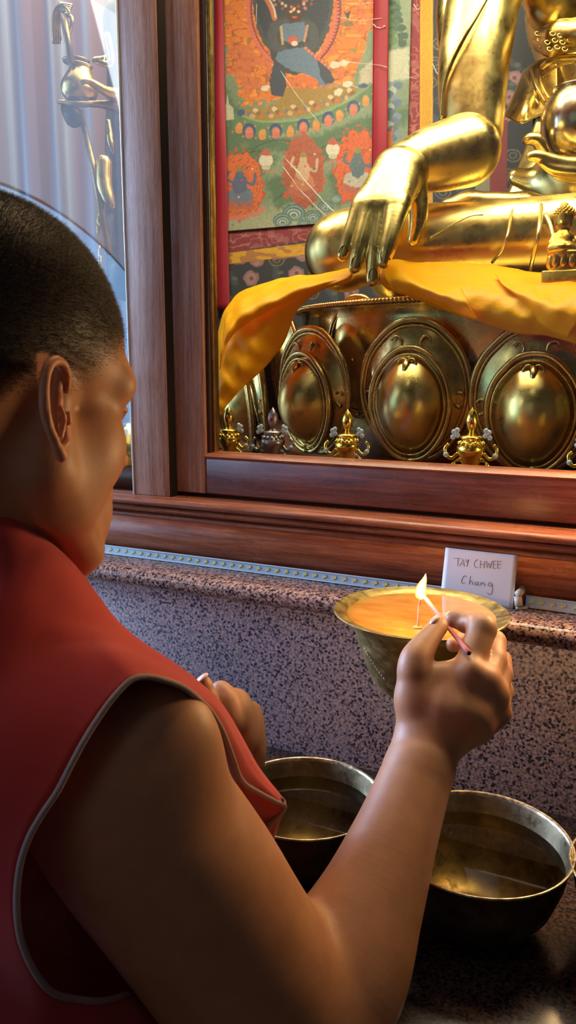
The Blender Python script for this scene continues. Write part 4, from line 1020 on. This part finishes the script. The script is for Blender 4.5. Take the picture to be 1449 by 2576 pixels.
# the ear itself is bare skin
pxv, pyv, dv = proj(V); isear = (pxv > 92) & (pxv < 182) & (pyv > 885) & (pyv < 1175) & (dv < .50); hm = np.where(isear, 0, hm)
base_c = np.array([.47, .22, .105]); hair_c = np.array([.010, .007, .006])
C_ = base_c*(1-hm[:, None]*.93)+hair_c*hm[:, None]*.93
C_ = np.where(isear[:, None], C_*np.array([1.25, 1.12, 1.15]), C_)
q_ = (V-HC)@HR.T
for s_ in (-1, 1):
    bm_ = np.exp(-(((q_[:, 0]-.072)/.02)**2+((q_[:, 1]-s_*.030)/.016)**2+((q_[:, 2]-.014)/.0045)**2)); C_ = C_*(1-bm_[:, None]*.85)
lipm = np.exp(-(((q_[:, 0]-.092)/.014)**2+(q_[:, 1]/.02)**2+((q_[:, 2]+.071)/.009)**2)); C_ = C_*(1-lipm[:, None]*np.array([.15, .45, .4]))
ca = me.color_attributes.new('tone', 'FLOAT_COLOR', 'POINT'); ca.data.foreach_set('color', np.concatenate([C_, np.ones((len(V), 1))], 1).astype(np.float32).ravel())
Nn = np.empty(len(V)*3, np.float32); me.vertices.foreach_get('normal', Nn); Nn = Nn.reshape(-1, 3).astype(float)
link('body', me, skin, person)
# cropped hair: thousands of short strands, one mesh
hairm = mat('cropped_hair', (.012, .009, .008), .5)
cand = np.where((hm > .12) & (np.linalg.norm(V-HC, axis=1) < .16))[0]
reps = 5; ids = np.repeat(cand, reps); keep = RNG.random(len(ids)) < hm[ids]; ids = ids[keep]
root_ = V[ids]+RNG.normal(0, .0009, (len(ids), 3)); nn_ = Nn[ids]; root_ -= nn_*.0004
dirn = nn_+.35*hx+RNG.normal(0, .22, nn_.shape)-.25*hz; dirn /= np.linalg.norm(dirn, axis=1)[:, None]
ln = (.0022+.0022*RNG.random(len(ids)))*(.35+.65*hm[ids]); sd_ = np.cross(dirn, RNG.normal(0, 1, nn_.shape)); sd_ /= np.linalg.norm(sd_, axis=1)[:, None]
sd2 = np.cross(dirn, sd_); w0 = .00013
HV = np.stack([root_+sd_*w0, root_-sd_*w0*.5+sd2*w0*.87, root_-sd_*w0*.5-sd2*w0*.87, root_+dirn*ln[:, None]], 1).reshape(-1, 3)
b0 = np.arange(len(ids))[:, None]*4; HF = (b0[:, :, None]+np.array([[0, 1, 3], [1, 2, 3], [2, 0, 3]])[None]).reshape(-1, 3)
ho = link('hair', mesh_np(HV, HF, 'hair'), hairm, person); ho['kind'] = 'stuff'
# nails
nailm = mat('fingernail', srgb(214, 170, 150), .2)
def nl(c, r, ax, nrm):
    ax = np.array(ax, float); ax /= np.linalg.norm(ax); nrm = np.array(nrm, float); nrm -= ax*(nrm@ax); nrm /= np.linalg.norm(nrm)
    return MB().ball(c, r, 16, 10, np.array([ax, np.cross(nrm, ax), nrm])).build('fingernail', nailm, person)
nl(P(1092, 1560, .692), (.0065, .005, .0022), P(1106, 1552, .697)-P(1070, 1590, .688), RT*-.6+UP*.8)
nl(P(508, 1706, .736), (.0075, .0055, .0022), P(524, 1697, .736)-P(494, 1718, .738), RT*-.5+UP*.9-FW*.3)

# ------------------------------------------------------------------ red vest with its grey corded armhole
vestm = mat('red_vest', srgb(186, 32, 26), .8); bsdf(vestm).inputs['Sheen Weight'].default_value = .25
vv = coords(vestm); L(vestm, ramp(vestm, noise(vestm, vv, 9, 4), [(.3, srgb(168, 26, 24)), (.7, srgb(196, 40, 30))]).outputs[0], bsdf(vestm).inputs['Base Color'])
wvn = noise(vestm, coords(vestm), 1400, 2); bump(vestm, wvn, .3, .0004)
#           armhole edge          middle               silhouette           far side
ST = [((716, 2034, .62), (717, 2030, .622), (716, 2026, .63), (700, 2030, .66)),
      ((690, 2016, .60), (698, 2008, .604), (703, 2002, .62), (680, 2010, .67)),
      ((650, 1992, .580), (665, 1975, .585), (672, 1962, .605), (650, 1970, .67)),
      ((608, 1962, .560), (628, 1930, .567), (640, 1915, .592), (615, 1925, .67)),
      ((585, 1905, .545), (600, 1875, .552), (611, 1862, .582), (590, 1880, .66)),
      ((562, 1845, .530), (573, 1820, .540), (580, 1808, .575), (555, 1830, .65)),
      ((534, 1795, .515), (545, 1775, .527), (548, 1765, .566), (520, 1790, .64)),
      ((500, 1757, .500), (507, 1735, .516), (505, 1727, .560), (480, 1750, .64)),
      ((462, 1728, .487), (462, 1702, .507), (458, 1688, .556), (430, 1720, .64)),
      ((415, 1712, .476), (405, 1672, .500), (400, 1648, .553), (360, 1690, .64)),
      ((368, 1704, .468), (340, 1645, .494), (340, 1608, .550), (290, 1660, .64)),
      ((330, 1712, .461), (275, 1622, .488), (290, 1560, .548), (230, 1620, .64)),
      ((290, 1750, .454), (210, 1620, .482), (246, 1500, .545), (180, 1570, .64)),
      ((252, 1800, .448), (145, 1630, .475), (205, 1445, .540), (130, 1520, .63)),
      ((215, 1858, .442), (80, 1660, .466), (165, 1400, .535), (80, 1470, .62)),
      ((180, 1922, .437), (10, 1710, .456), (95, 1345, .525), (20, 1420, .61)),
      ((145, 1990, .432), (-60, 1790, .447), (0, 1290, .520), (-80, 1380, .61)),
      ((105, 2050, .428), (-130, 1900, .440), (-200, 1290, .520), (-200, 1400, .62)),
      ((72, 2110, .425), (-160, 2030, .436), (-420, 1450, .500), (-480, 1600, .60)),
      ((50, 2180, .424), (-170, 2180, .434), (-560, 1900, .470), (-700, 1900, .60)),
      ((42, 2270, .424), (-140, 2330, .436), (-560, 2500, .460), (-800, 2600, .60)),
      ((52, 2360, .426), (-80, 2480, .440), (-420, 2900, .460), (-700, 3300, .60)),
      ((85, 2440, .432), (0, 2600, .448), (-200, 3200, .480), (-400, 3600, .62)),
      ((130, 2495, .442), (100, 2700, .460), (50, 3300, .500), (-100, 3700, .64)),
      ((190, 2512, .458), (220, 2700, .475), (300, 3200, .530), (200, 3600, .66)),
      ((270, 2515, .480), (340, 2660, .500), (480, 3000, .560), (500, 3300, .68)),
      ((360, 2480, .530), (450, 2560, .55), (600, 2750, .60), (700, 2900, .68)),
      ((460, 2400, .60), (520, 2420, .61), (620, 2480, .64), (700, 2550, .68)),
      ((540, 2280, .625), (580, 2290, .635), (630, 2310, .66), (680, 2330, .68)),
      ((610, 2160, .625), (630, 2160, .635), (660, 2170, .65), (680, 2180, .67)),
      ((672, 2085, .622), (685, 2085, .628), (692, 2090, .64), (690, 2100, .66))]
grid = [[P(*q) for q in row] for row in ST]
cx_ = np.mean([r[0] for r in grid], axis=0)
def clothwob(V):
    n = np.sin(V[:, 0]*48+V[:, 2]*62+1.6*np.sin(V[:, 1]*22))*.0034+np.sin(V[:, 0]*95-V[:, 2]*30+2*np.sin(V[:, 2]*25))*.0012+np.sin(V[:, 0]*150+V[:, 2]*70+2*np.sin(V[:, 1]*30))*.0007+np.sin(V[:, 0]*33-V[:, 2]*90+V[:, 1]*40)*.0014
    px, py, d = proj(V); f_ = np.clip((d-.44)*20, 0, 1)
    # soft seam creases across the shoulder
    cr_ = .0022*np.exp(-((py-1560-.14*px)/16)**2)*np.exp(-((px-160)/170)**2)-.002*np.exp(-((py-1465-.05*px)/12)**2)*np.exp(-((px-60)/120)**2)
    return V+np.outer(n*f_*.8+cr_, -FW+UP*.5)
vest = sheet('vest', grid, vestm, person, 8, 10, .0016, closed_u=True, jitter=clothwob)
cordm = mat('grey_cord', srgb(158, 136, 130), .85); bump(cordm, noise(cordm, coords(cordm), 900, 2), .6, .0008)
ring = cr(np.array([r[0] for r in grid]), 8, True); ring = clothwob(ring)
cv = MB().tube(list(ring)+[ring[0]], .0019, 10, cap=False).build('armhole_cord', cordm, vest)
# inner facing of the vest seen under the front corner
sheet('vest_lining', [[P(716, 2034, .62), P(690, 2016, .602), P(650, 1992, .582), P(608, 1962, .562), P(585, 1905, .548), P(560, 1840, .535), P(500, 1760, .51)],
                      [P(708, 2050, .625), P(684, 2045, .615), P(650, 2025, .60), P(605, 1985, .585), P(580, 1925, .575), P(550, 1860, .57), P(490, 1790, .55)],
                      [P(690, 2064, .64), P(672, 2066, .635), P(645, 2050, .63), P(600, 2010, .62), P(570, 1950, .61), P(540, 1880, .61), P(480, 1820, .60)],
                      [P(655, 2076, .66), P(650, 2080, .66), P(630, 2075, .66), P(590, 2040, .66), P(560, 1980, .65), P(530, 1900, .65), P(470, 1850, .64)]], vestm, vest, 6, 6, .001)
q = cr(np.array([P(700, 2016, .61), P(706, 2008, .606), P(713, 2010, .606), P(711, 2022, .61), P(718, 2036, .618)]), 6)
MB().tube(q, .0009, 6).build('loose_thread', cordm, vest)
# lower robe over the folded legs, out of the frame
RB = Sculpt()
RB.cone(hip+np.array([0, 0, .05]), np.array([-.80, -.85, -.40]), .19, .27, .08); RB.cone(np.array([-.56, -.50, -.39]), np.array([-1.04, -.50, -.39]), .105, .105, .06); RB.cone(np.array([-.8, -.8, -.38]), np.array([-.8, -1.25, -.40]), .2, .095, .06)
link('lower_robe', RB.mesh('lower_robe', .012), mat('maroon_robe', srgb(96, 18, 26), .85), person)
# ------------------------------------------------------------------ butter lamp of brass with liquid wax
lc = P(1058, 1538, .812); lr = 437*.812/F/2
lamp = tag(empty('butter_lamp', (lc[0], lc[1], 0)), 'wide rimmed brass butter lamp filled with golden wax, its wick burning', 'lamp')
zr = lc[2]; H_ = zr
prof = [(.034, 0), (.0345, .004), (.030, .008), (.020, .016), (.0105, .030), (.0095, .060), (.012, .085), (.017, .092), (.012, .099), (.014, .108), (.020, zr-.098), (.030, zr-.090), (.043, zr-.078), (.053, zr-.062), (.0615, zr-.036), (.0690, zr-.014), (.0755, zr-.005), (.082, zr-.0012), (lr-.001, zr), (lr, zr+.0008), (lr-.001, zr+.0016), (.084, zr+.0003), (.0765, zr-.0020), (.0735, zr-.006), (.067, zr-.015), (.059, zr-.036), (.038, zr-.07), (.0005, zr-.08)]
MB().lathe([(.0005, 0)]+prof, (lc[0], lc[1], 0), 96).build('lamp_bowl', M['brass'], lamp, auto=50)
wax = mat('molten_wax', srgb(232, 152, 44), .12); wb = bsdf(wax); wb.inputs['Subsurface Weight'].default_value = .6; wb.inputs['Subsurface Radius'].default_value = (.05, .022, .006); wb.inputs['Subsurface Scale'].default_value = .5; wb.inputs['Coat Weight'].default_value = .6
L(wax, ramp(wax, noise(wax, coords(wax, (1, 2.5, 1)), 26, 4), [(.3, srgb(190, 122, 44)), (.7, srgb(218, 156, 74))]).outputs[0], wb.inputs['Base Color'])
MB().lathe([(.0005, zr-.0028), (.0752, zr-.0028), (.072, zr-.0075), (.064, zr-.018), (.054, zr-.034), (.0005, zr-.034)], (lc[0], lc[1], 0), 96).build('wax', wax, lamp, auto=40)
gr = MB(); a0 = math.atan2(CAM[1]-lc[1], CAM[0]-lc[0])
for k in range(11):
    a = a0-1.0+k*.045
    c = np.array([lc[0], lc[1], 0]); q = [c+np.array([math.cos(a+t*.012)*(r_+.0003), math.sin(a+t*.012)*(r_+.0003), z_]) for t, r_, z_ in ((0, .0634, zr-.030-.0022*k), (1, .0622, zr-.033-.0022*k), (0, .0612, zr-.036-.0022*k))]
    gr.tube(q, .0006, 5)
en = gr.build('engraved_mark', M['brass_rim'], lamp); 
wbp = oz(1051, 1579, zr-.003); D_ = proj(wbp)[2]
wt = P(1057, 1500, D_)
wick = MB().tube([wbp-np.array([0, 0, .004]), wbp, P(1053, 1560, D_), P(1054, 1535, D_), P(1057, 1515, D_), wt], [.0018, .0015, .0013, .0016, .0014, .0010], 8).build('wick', mat('cotton_wick', srgb(222, 170, 130), .8), lamp)
MB().lathe([(.0001, .002), (.003, .0016), (.0055, .0003), (.0001, 0)], wbp, 14).build('wick_stub', mat('pale_wax', srgb(226, 150, 80), .4), lamp)
fl = bpy.data.materials.new('flame'); fl.use_nodes = True; nt = fl.node_tree; nt.nodes.clear()
out = nt.nodes.new('ShaderNodeOutputMaterial'); em = nt.nodes.new('ShaderNodeEmission'); tr = nt.nodes.new('ShaderNodeBsdfTransparent'); mx = nt.nodes.new('ShaderNodeMixShader')
lw = nt.nodes.new('ShaderNodeLayerWeight'); lw.inputs[0].default_value = .35
rp = nt.nodes.new('ShaderNodeValToRGB'); e = rp.color_ramp.elements; e[0].position = .0; e[0].color = (1, .80, .36, 1); e[1].position = .42; e[1].color = (1, .26, .02, 1)
em.inputs[1].default_value = 3.6
nt.links.new(lw.outputs['Facing'], rp.inputs[0]); nt.links.new(rp.outputs[0], em.inputs[0]); nt.links.new(lw.outputs['Facing'], mx.inputs[0])
mm = nt.nodes.new('ShaderNodeMath'); mm.operation = 'POWER'; mm.inputs[1].default_value = 3.0; nt.links.new(lw.outputs['Facing'], mm.inputs[0]); nt.links.new(mm.outputs[0], mx.inputs[0])
nt.links.new(em.outputs[0], mx.inputs[1]); nt.links.new(tr.outputs[0], mx.inputs[2]); nt.links.new(mx.outputs[0], out.inputs[0])
fb = P(1059, 1509, D_); ft = P(1071, 1443, D_)
MB().tube(cr(np.array([fb, P(1059, 1500, D_), P(1058, 1488, D_), P(1062, 1472, D_), P(1068, 1457, D_), ft]), 5), list(np.interp(np.linspace(0, 1, 26), [0, .12, .3, .5, .75, 1], [.0012, .0048, .0056, .0052, .0028, .0003])), 20).build('flame', fl, lamp)
point('flame_light', P(1060, 1478, D_-.004), .55, (1.0, .50, .16), .006)

# ------------------------------------------------------------------ the match / incense stick held to the wick
tip = P(1066, 1500, D_-.004); end = P(1180, 1643, .655)
st = tag(empty('incense_stick', tuple(end)), 'thin pink incense stick held between thumb and finger, lighting the wick', 'incense')
mid = P(1112, 1566, .697); mid2 = P(1090, 1532, .72)
q = [tip+(end-tip)*t for t in np.linspace(0, 1, 12)]
MB().tube(q, [.0016]+[.0021]*11, 12).build('stick', mat('pink_stick', srgb(216, 120, 116), .7), st)
dr = (end-tip)/np.linalg.norm(end-tip); MB().tube([end-dr*.001, end+dr*.0004], .0019, 12).build('burnt_end', mat('charred', srgb(40, 20, 16), .9), st)

# ------------------------------------------------------------------ water bowls on the step
water = bpy.data.materials.new('water'); water.use_nodes = True; nt = water.node_tree; nt.nodes.clear()
o_ = nt.nodes.new('ShaderNodeOutputMaterial'); t_ = nt.nodes.new('ShaderNodeBsdfTransparent'); g_ = nt.nodes.new('ShaderNodeBsdfGlossy'); x_ = nt.nodes.new('ShaderNodeMixShader'); fr = nt.nodes.new('ShaderNodeFresnel'); fr.inputs[0].default_value = 1.4
t_.inputs[0].default_value = (.88, .82, .62, 1); g_.inputs['Roughness'].default_value = .03
nt.links.new(fr.outputs[0], x_.inputs[0]); nt.links.new(t_.outputs[0], x_.inputs[1]); nt.links.new(g_.outputs[0], x_.inputs[2]); nt.links.new(x_.outputs[0], o_.inputs[0])
inner = metal('stained_brass', (.30, .23, .13), (.18, .14, .08), .38, 40, .1)
def water_bowl(c, R, Hh, label, lvl=.78):
    root = tag(empty('water_bowl', (c[0], c[1], 0)), label, 'bowl', 'water bowls on the altar step')
    z = lambda t: t*Hh
    MB().lathe([(.0005, 0), (R*.42, 0), (R*.46, .003), (R*.62, z(.14)), (R*.80, z(.38)), (R*.91, z(.68)), (R*.955, z(.93)), (R*.985, z(.985))], (c[0], c[1], 0), 96).build('outer_shell', M['brass_dark'], root)
    MB().lathe([(R*.985, z(.985)), (R, z(1)-.0005), (R, z(1)+.001), (R*.985, z(1)+.0016), (R*.962, z(1)), (R*.955, z(.975))], (c[0], c[1], 0), 96).build('rim', M['brass_rim'], root)
    MB().lathe([(R*.955, z(.975)), (R*.93, z(.90)), (R*.89, z(.68)), (R*.78, z(.40)), (R*.6, z(.17)), (R*.40, z(.07)), (R*.2, z(.065)), (R*.19, z(.10)), (R*.15, z(.125)), (.0005, z(.13))], (c[0], c[1], 0), 96).build('inner_bowl', inner, root)
    MB().lathe([(.0005, z(lvl)), (R*.5, z(lvl)), (R*np.interp(lvl, [.4, .68, .9], [.78, .89, .93])-.0002, z(lvl))], (c[0], c[1], 0), 96).build('water', water, root, up=True)
    return root
zb = .078
c1 = oz(1203, 2112, zb); c2 = oz(766, 2001, zb)
d1 = proj(c1)[2]; d2 = proj(c2)[2]
water_bowl(c1, 466*d1/F/2, zb, 'large brass bowl of water at the lower right with a pale reflection on its surface')
water_bowl(c2, 394*d2/F/2, zb, 'brass bowl of water behind the vest corner, next to the person\'s left hand')
c3 = c1+np.array([.169, -.035, 0]); c3 = oz(1676, 2200, zb)
water_bowl(c3, .074, zb, 'brass bowl cut off at the right edge, only its pale rim showing')

# ------------------------------------------------------------------ light strips along the back of the ledge
alum = mat('strip_housing', srgb(196, 212, 222), .35); lens = mat('strip_lens', srgb(170, 190, 205), .12, 0); bsdf(lens).inputs['Coat Weight'].default_value = .5
diode = mat('yellow_diode', srgb(232, 208, 110), .3)
def light_strip(A, B_, w, label, cap=False, n=40, al=alum):
    """A,B_: bottom ends of the front face (x,y)"""
    A = np.array([A[0], A[1], .2122]); B_ = np.array([B_[0], B_[1], .2122]); dx = (B_-A); ln_ = np.linalg.norm(dx); dx /= ln_; up = np.array([0, .25, .97]); up /= np.linalg.norm(up); nr = np.cross(dx, up)
    root = tag(empty('light_strip', tuple(A)), label, 'light strip', 'light strips on the ledge')
    def bar(u0, u1, v0, v1, o0, o1, mb):
        v = [A+dx*u+up*vv_+nr*o for o in (o0, o1) for vv_ in (v0, v1) for u in (u0, u1)]
        return mb.add(v, [(0, 1, 3, 2), (4, 6, 7, 5), (0, 4, 5, 1), (2, 3, 7, 6), (0, 2, 6, 4), (1, 5, 7, 3)])
    bar(0, ln_, .0016, w-.0016, 0, .0018, MB()).build('lens', lens, root, smooth=False)
    bar(0, ln_, w-.0016, w, -.001, .0032, bar(0, ln_, 0, .0016, -.001, .0032, MB())).build('housing', al, root, smooth=False)
    for k in range(n):
        u = (k+.5)*ln_/n; b = MB()
        for s_ in (-1, 1):
            cc_ = A+dx*(u+s_*.0012)+up*(w/2+s_*.0006)+nr*.0019
            v = [cc_+dx*a_+up*b2+nr*o for o in (0, .0007) for a_, b2 in ((0, .0021), (.0019, 0), (0, -.0021), (-.0019, 0))]
            b.add(v, [(3, 2, 1, 0), (4, 5, 6, 7), (0, 1, 5, 4), (1, 2, 6, 5), (2, 3, 7, 6), (3, 0, 4, 7)])
        b.build('diode', diode, root, smooth=False)
    return root
sA = oz(120, 1388, .2122); sB = oz(1200, 1497, .2122)
light_strip((-.93, .045), (-.205, .045), .0125, 'long cool white light strip with yellow diodes lying left of the white card', n=54)
cream = mat('cream_housing', srgb(196, 180, 158), .4)
rA = oz(1322, 1527, .2122); rB = oz(1449, 1545, .2122)
rd = (rB-rA)/np.linalg.norm(rB-rA); rE = rA+rd*.35
rs = light_strip((rA[0], rA[1]), (rE[0], rE[1]), .0135, 'short cream light strip with an end clip to the right of the white card', n=30, al=cream)
dA = proj(rA)[2]-.012
MB().tube([P(1305, 1524, dA), P(1303, 1500, dA)], .0044, 14).build('end_clip', cream, rs)
MB().tube([P(1304, 1494, dA-.004), P(1316, 1482, dA+.012)], .0042, 14).build('clip_pin', cream, rs)
MB().tube([P(1299, 1529, dA-.001), P(1326, 1530, dA+.002)], .0017, 8).build('clip_foot', cream, rs)

# ------------------------------------------------------------------ handwritten card
cardm = mat('white_card', srgb(228, 228, 238), .6); ink = mat('ink', srgb(62, 62, 92), .6)
bl = oz(1107, 1510, .2122); br_ = oz(1290, 1532, .2122)
yb = (bl[1]+br_[1])/2
TLc = oy(1121, 1377, min(bl[1]+.018, .038)); TRc = oy(1303, 1397, min(br_[1]+.018, .038))
card = tag(empty('paper_card', tuple((bl+br_)/2)), 'small white paper card with handwriting, propped on the ledge behind the brass lamp', 'card')
def cp(u, v, off=.0):   # u along, v down, 0..1
    q = (TLc*(1-u)+TRc*u)*(1-v)+(bl*(1-u)+br_*u)*v
    n = np.cross(br_-bl, TLc-bl); n /= np.linalg.norm(n)
    if n[1] > 0: n = -n
    return q+n*(off+.0014*math.sin(u*3.1)*(1-v))
cg = [[cp(u, v) for u in np.linspace(0, 1, 5)] for v in np.linspace(0, 1, 5)]
sheet('card', cg, cardm, card, 4, 4, .0004)
# strokes traced in card units from the photograph (px relative to crop corners)
def cpx(x, y):     # crop px (scale 2.963 from 960,1200) -> card u,v
    X = 960+x/2.963; Y = 1200+y/2.963
    tl, tr, bl2, br2 = map(np.array, ((1121, 1377), (1303, 1397), (1107, 1510), (1290, 1532)))
    u = v = .5
    for _ in range(8):
        p = (tl*(1-u)+tr*u)*(1-v)+(bl2*(1-u)+br2*u)*v; du = (tr-tl)*(1-v)+(br2-bl2)*v; dv = (bl2-tl)*(1-u)+(br2-tr)*u
        s_ = np.linalg.solve(np.array([du, dv]).T, np.array([X, Y], float)-p); u += s_[0]; v += s_[1]
    return u, v
words = {
 'T': [[(537, 602), (604, 608)], [(574, 604), (571, 664)]],
 'A': [[(586, 664), (612, 612), (622, 666)], [(594, 646), (622, 648)]],
 'Y': [[(630, 612), (640, 636), (655, 614)], [(656, 612), (648, 640), (640, 666)]],
 'C': [[(730, 618), (714, 616), (700, 634), (697, 658), (708, 674), (724, 672)]],
 'H': [[(744, 622), (740, 678)], [(772, 624), (768, 680)], [(742, 650), (772, 650)]],
 'W': [[(786, 624), (792, 676), (806, 640), (812, 678), (830, 624)]],
 'E': [[(838, 624), (836, 680)], [(838, 626), (862, 624)], [(838, 652), (858, 650)], [(836, 680), (860, 680)]],
 'E2': [[(870, 626), (868, 678)], [(870, 628), (898, 626)], [(870, 652), (894, 650)], [(868, 678), (892, 678)]],
 'C2': [[(640, 744), (626, 734), (610, 748), (600, 778), (608, 792), (628, 788)]],
 'h': [[(668, 738), (658, 800)], [(660, 786), (674, 774), (682, 782), (684, 802)]],
 'a': [[(722, 784), (708, 781), (700, 794), (708, 806), (720, 798)], [(724, 779), (723, 796), (732, 808)]],
 'n': [[(746, 784), (744, 808)], [(746, 796), (760, 784), (770, 792), (772, 810)]],
 'g': [[(824, 790), (808, 786), (800, 800), (808, 814), (824, 806), (826, 790)], [(826, 790), (830, 830), (824, 868), (806, 876), (792, 858)]]}
wr = MB()
for ch, strokes in words.items():
    for s_ in strokes:
        uv = cr(np.array([cpx(*p_) for p_ in s_]), 6) if len(s_) > 2 and ch not in 'AYWT' else np.array([cpx(*p_) for p_ in s_])
        wr.tube([cp(u, v, .0003) for u, v in uv], .00021, 5)
wo = wr.build('handwriting', ink, card)

# ------------------------------------------------------------------ left compartment: statue seen through the reflecting pane
LS = tag(empty('staff_statue', tuple(P(240, 1200, 1.25))), 'dim golden statue holding a pot and a long staff behind the left glass pane', 'statue')
Q = Sculpt()
Dl = 1.18
pz = .00059; pc = P(200, 225, Dl)
MB().lathe([tuple(q) for q in cr(np.array([(.001, -34*pz), (26*pz, -32*pz), (42*pz, -16*pz), (46*pz, 6*pz), (38*pz, 26*pz), (30*pz, 40*pz), (27*pz, 50*pz), (30*pz, 56*pz), (24*pz, 57*pz), (22*pz, 40*pz)]), 3)], pc, 40, axis=(.08, .05, 1)).build('pot', M['gold'], LS)
pr2 = MB().lathe([(.012, .008), (.019, .008), (.020, .011), (.0125, .013)], P(192, 172, Dl), 24).build('pot_rim', M['brass'], LS)
for n_, ch_, m_ in (('arm', [(330, 250, Dl+.03, 22), (270, 232, Dl-.01, 14), (225, 205, Dl-.035, 9), (205, 207, Dl-.04, 7)], 'gold'), ('fingers', [(330, 275, Dl+.03, 20), (255, 262, Dl, 10), (200, 262, Dl-.02, 8), (146, 256, Dl-.01, 6)], 'brass'),
                    ('foot_bulb', [(175, 275, Dl, 22), (186, 296, Dl, 24)], 'brass_dark'), 
                    ('torso', [(330, 60, Dl+.1, 70), (330, 200, Dl+.1, 60), (320, 380, Dl+.1, 55), (330, 700, Dl+.1, 60)], 'brass_dark'),
                    ('robe_strip', [(270, 90, Dl, 10), (280, 160, Dl, 8), (236, 152, Dl, 7), (262, 146, Dl, 7)], 'gold'), ('robe_strip', [(272, 305, Dl, 8), (277, 350, Dl, 9), (284, 385, Dl, 4)], 'gold'),
                    ('robe_strip', [(262, 410, Dl, 20), (262, 460, Dl, 20), (272, 500, Dl, 16), (282, 520, Dl, 9)], 'gold'), ('robe_strip', [(247, 530, Dl, 4), (248, 570, Dl, 6), (244, 590, Dl, 2)], 'gold'),
                    ('robe_strip', [(250, 620, Dl, 5), (254, 680, Dl, 6), (262, 720, Dl, 3), (290, 800, Dl, 6)], 'gold'), ('base', [(330, 1100, Dl, 40), (330, 1150, Dl, 60)], 'gold')):
    q = Sculpt().chain(ch_, k=.008, smooth=2); link(n_, q.mesh(n_, .0035), M[m_], LS)
MB().tube([P(155, 10, Dl-.02), P(180, 160, Dl-.02)], .0055, 10).tube([P(202, 280, Dl), P(240, 440, Dl), P(275, 640, Dl)], .0050, 10).build('staff', M['brass'], LS)
hb = MB()
for k in range(5): hb.tube(cr(np.array([P(136+k*3, 110, Dl), P(134+k*4, 50-k*4, Dl-.02), P(150+k*5, 14+k*3, Dl-.03), P(182-k*2, 14+k*5, Dl-.03)]), 5), .0028, 6)
hb.tube(cr(np.array([P(150, 100, Dl), P(146, 60, Dl), P(160, 36, Dl-.02), P(180, 44, Dl-.02), P(180, 60, Dl-.02), P(172, 90, Dl-.01)]), 5), .0032, 6).build('hand', M['gold'], LS)
# striped curtain behind it
cu = MB(); v = []; xs = np.linspace(-1.9, -.70, 160); X0 = []
curt = mat('striped_curtain', srgb(150, 120, 116), .9); tx = coords(curt, (1, 0, 0)); wv_ = N(curt, 'TexNoise'); wv_.inputs['Scale'].default_value = 16; wv_.inputs['Detail'].default_value = 1; L(curt, tx, wv_.inputs['Vector'])
L(curt, ramp(curt, wv_.outputs[0], [(.35, srgb(104, 74, 72)), (.45, srgb(120, 90, 86)), (.52, srgb(112, 112, 124)), (.6, srgb(140, 138, 142)), (.68, srgb(92, 84, 98))]).outputs[0], bsdf(curt).inputs['Base Color'])
gridc = [[np.array([x, .62+.012*math.sin(x*70)+.006*math.sin(x*31), z]) for x in np.linspace(-2.3, -1.10, 120)] for z in (.336, 1.0, 1.6)]
cur = empty('curtain', (-1.3, .62, .336)); tag(cur, 'dusty pink and grey striped curtain hanging behind the left glass pane', 'curtain')
sheet('cloth_panel', gridc, curt, cur, 2, 2, .002)
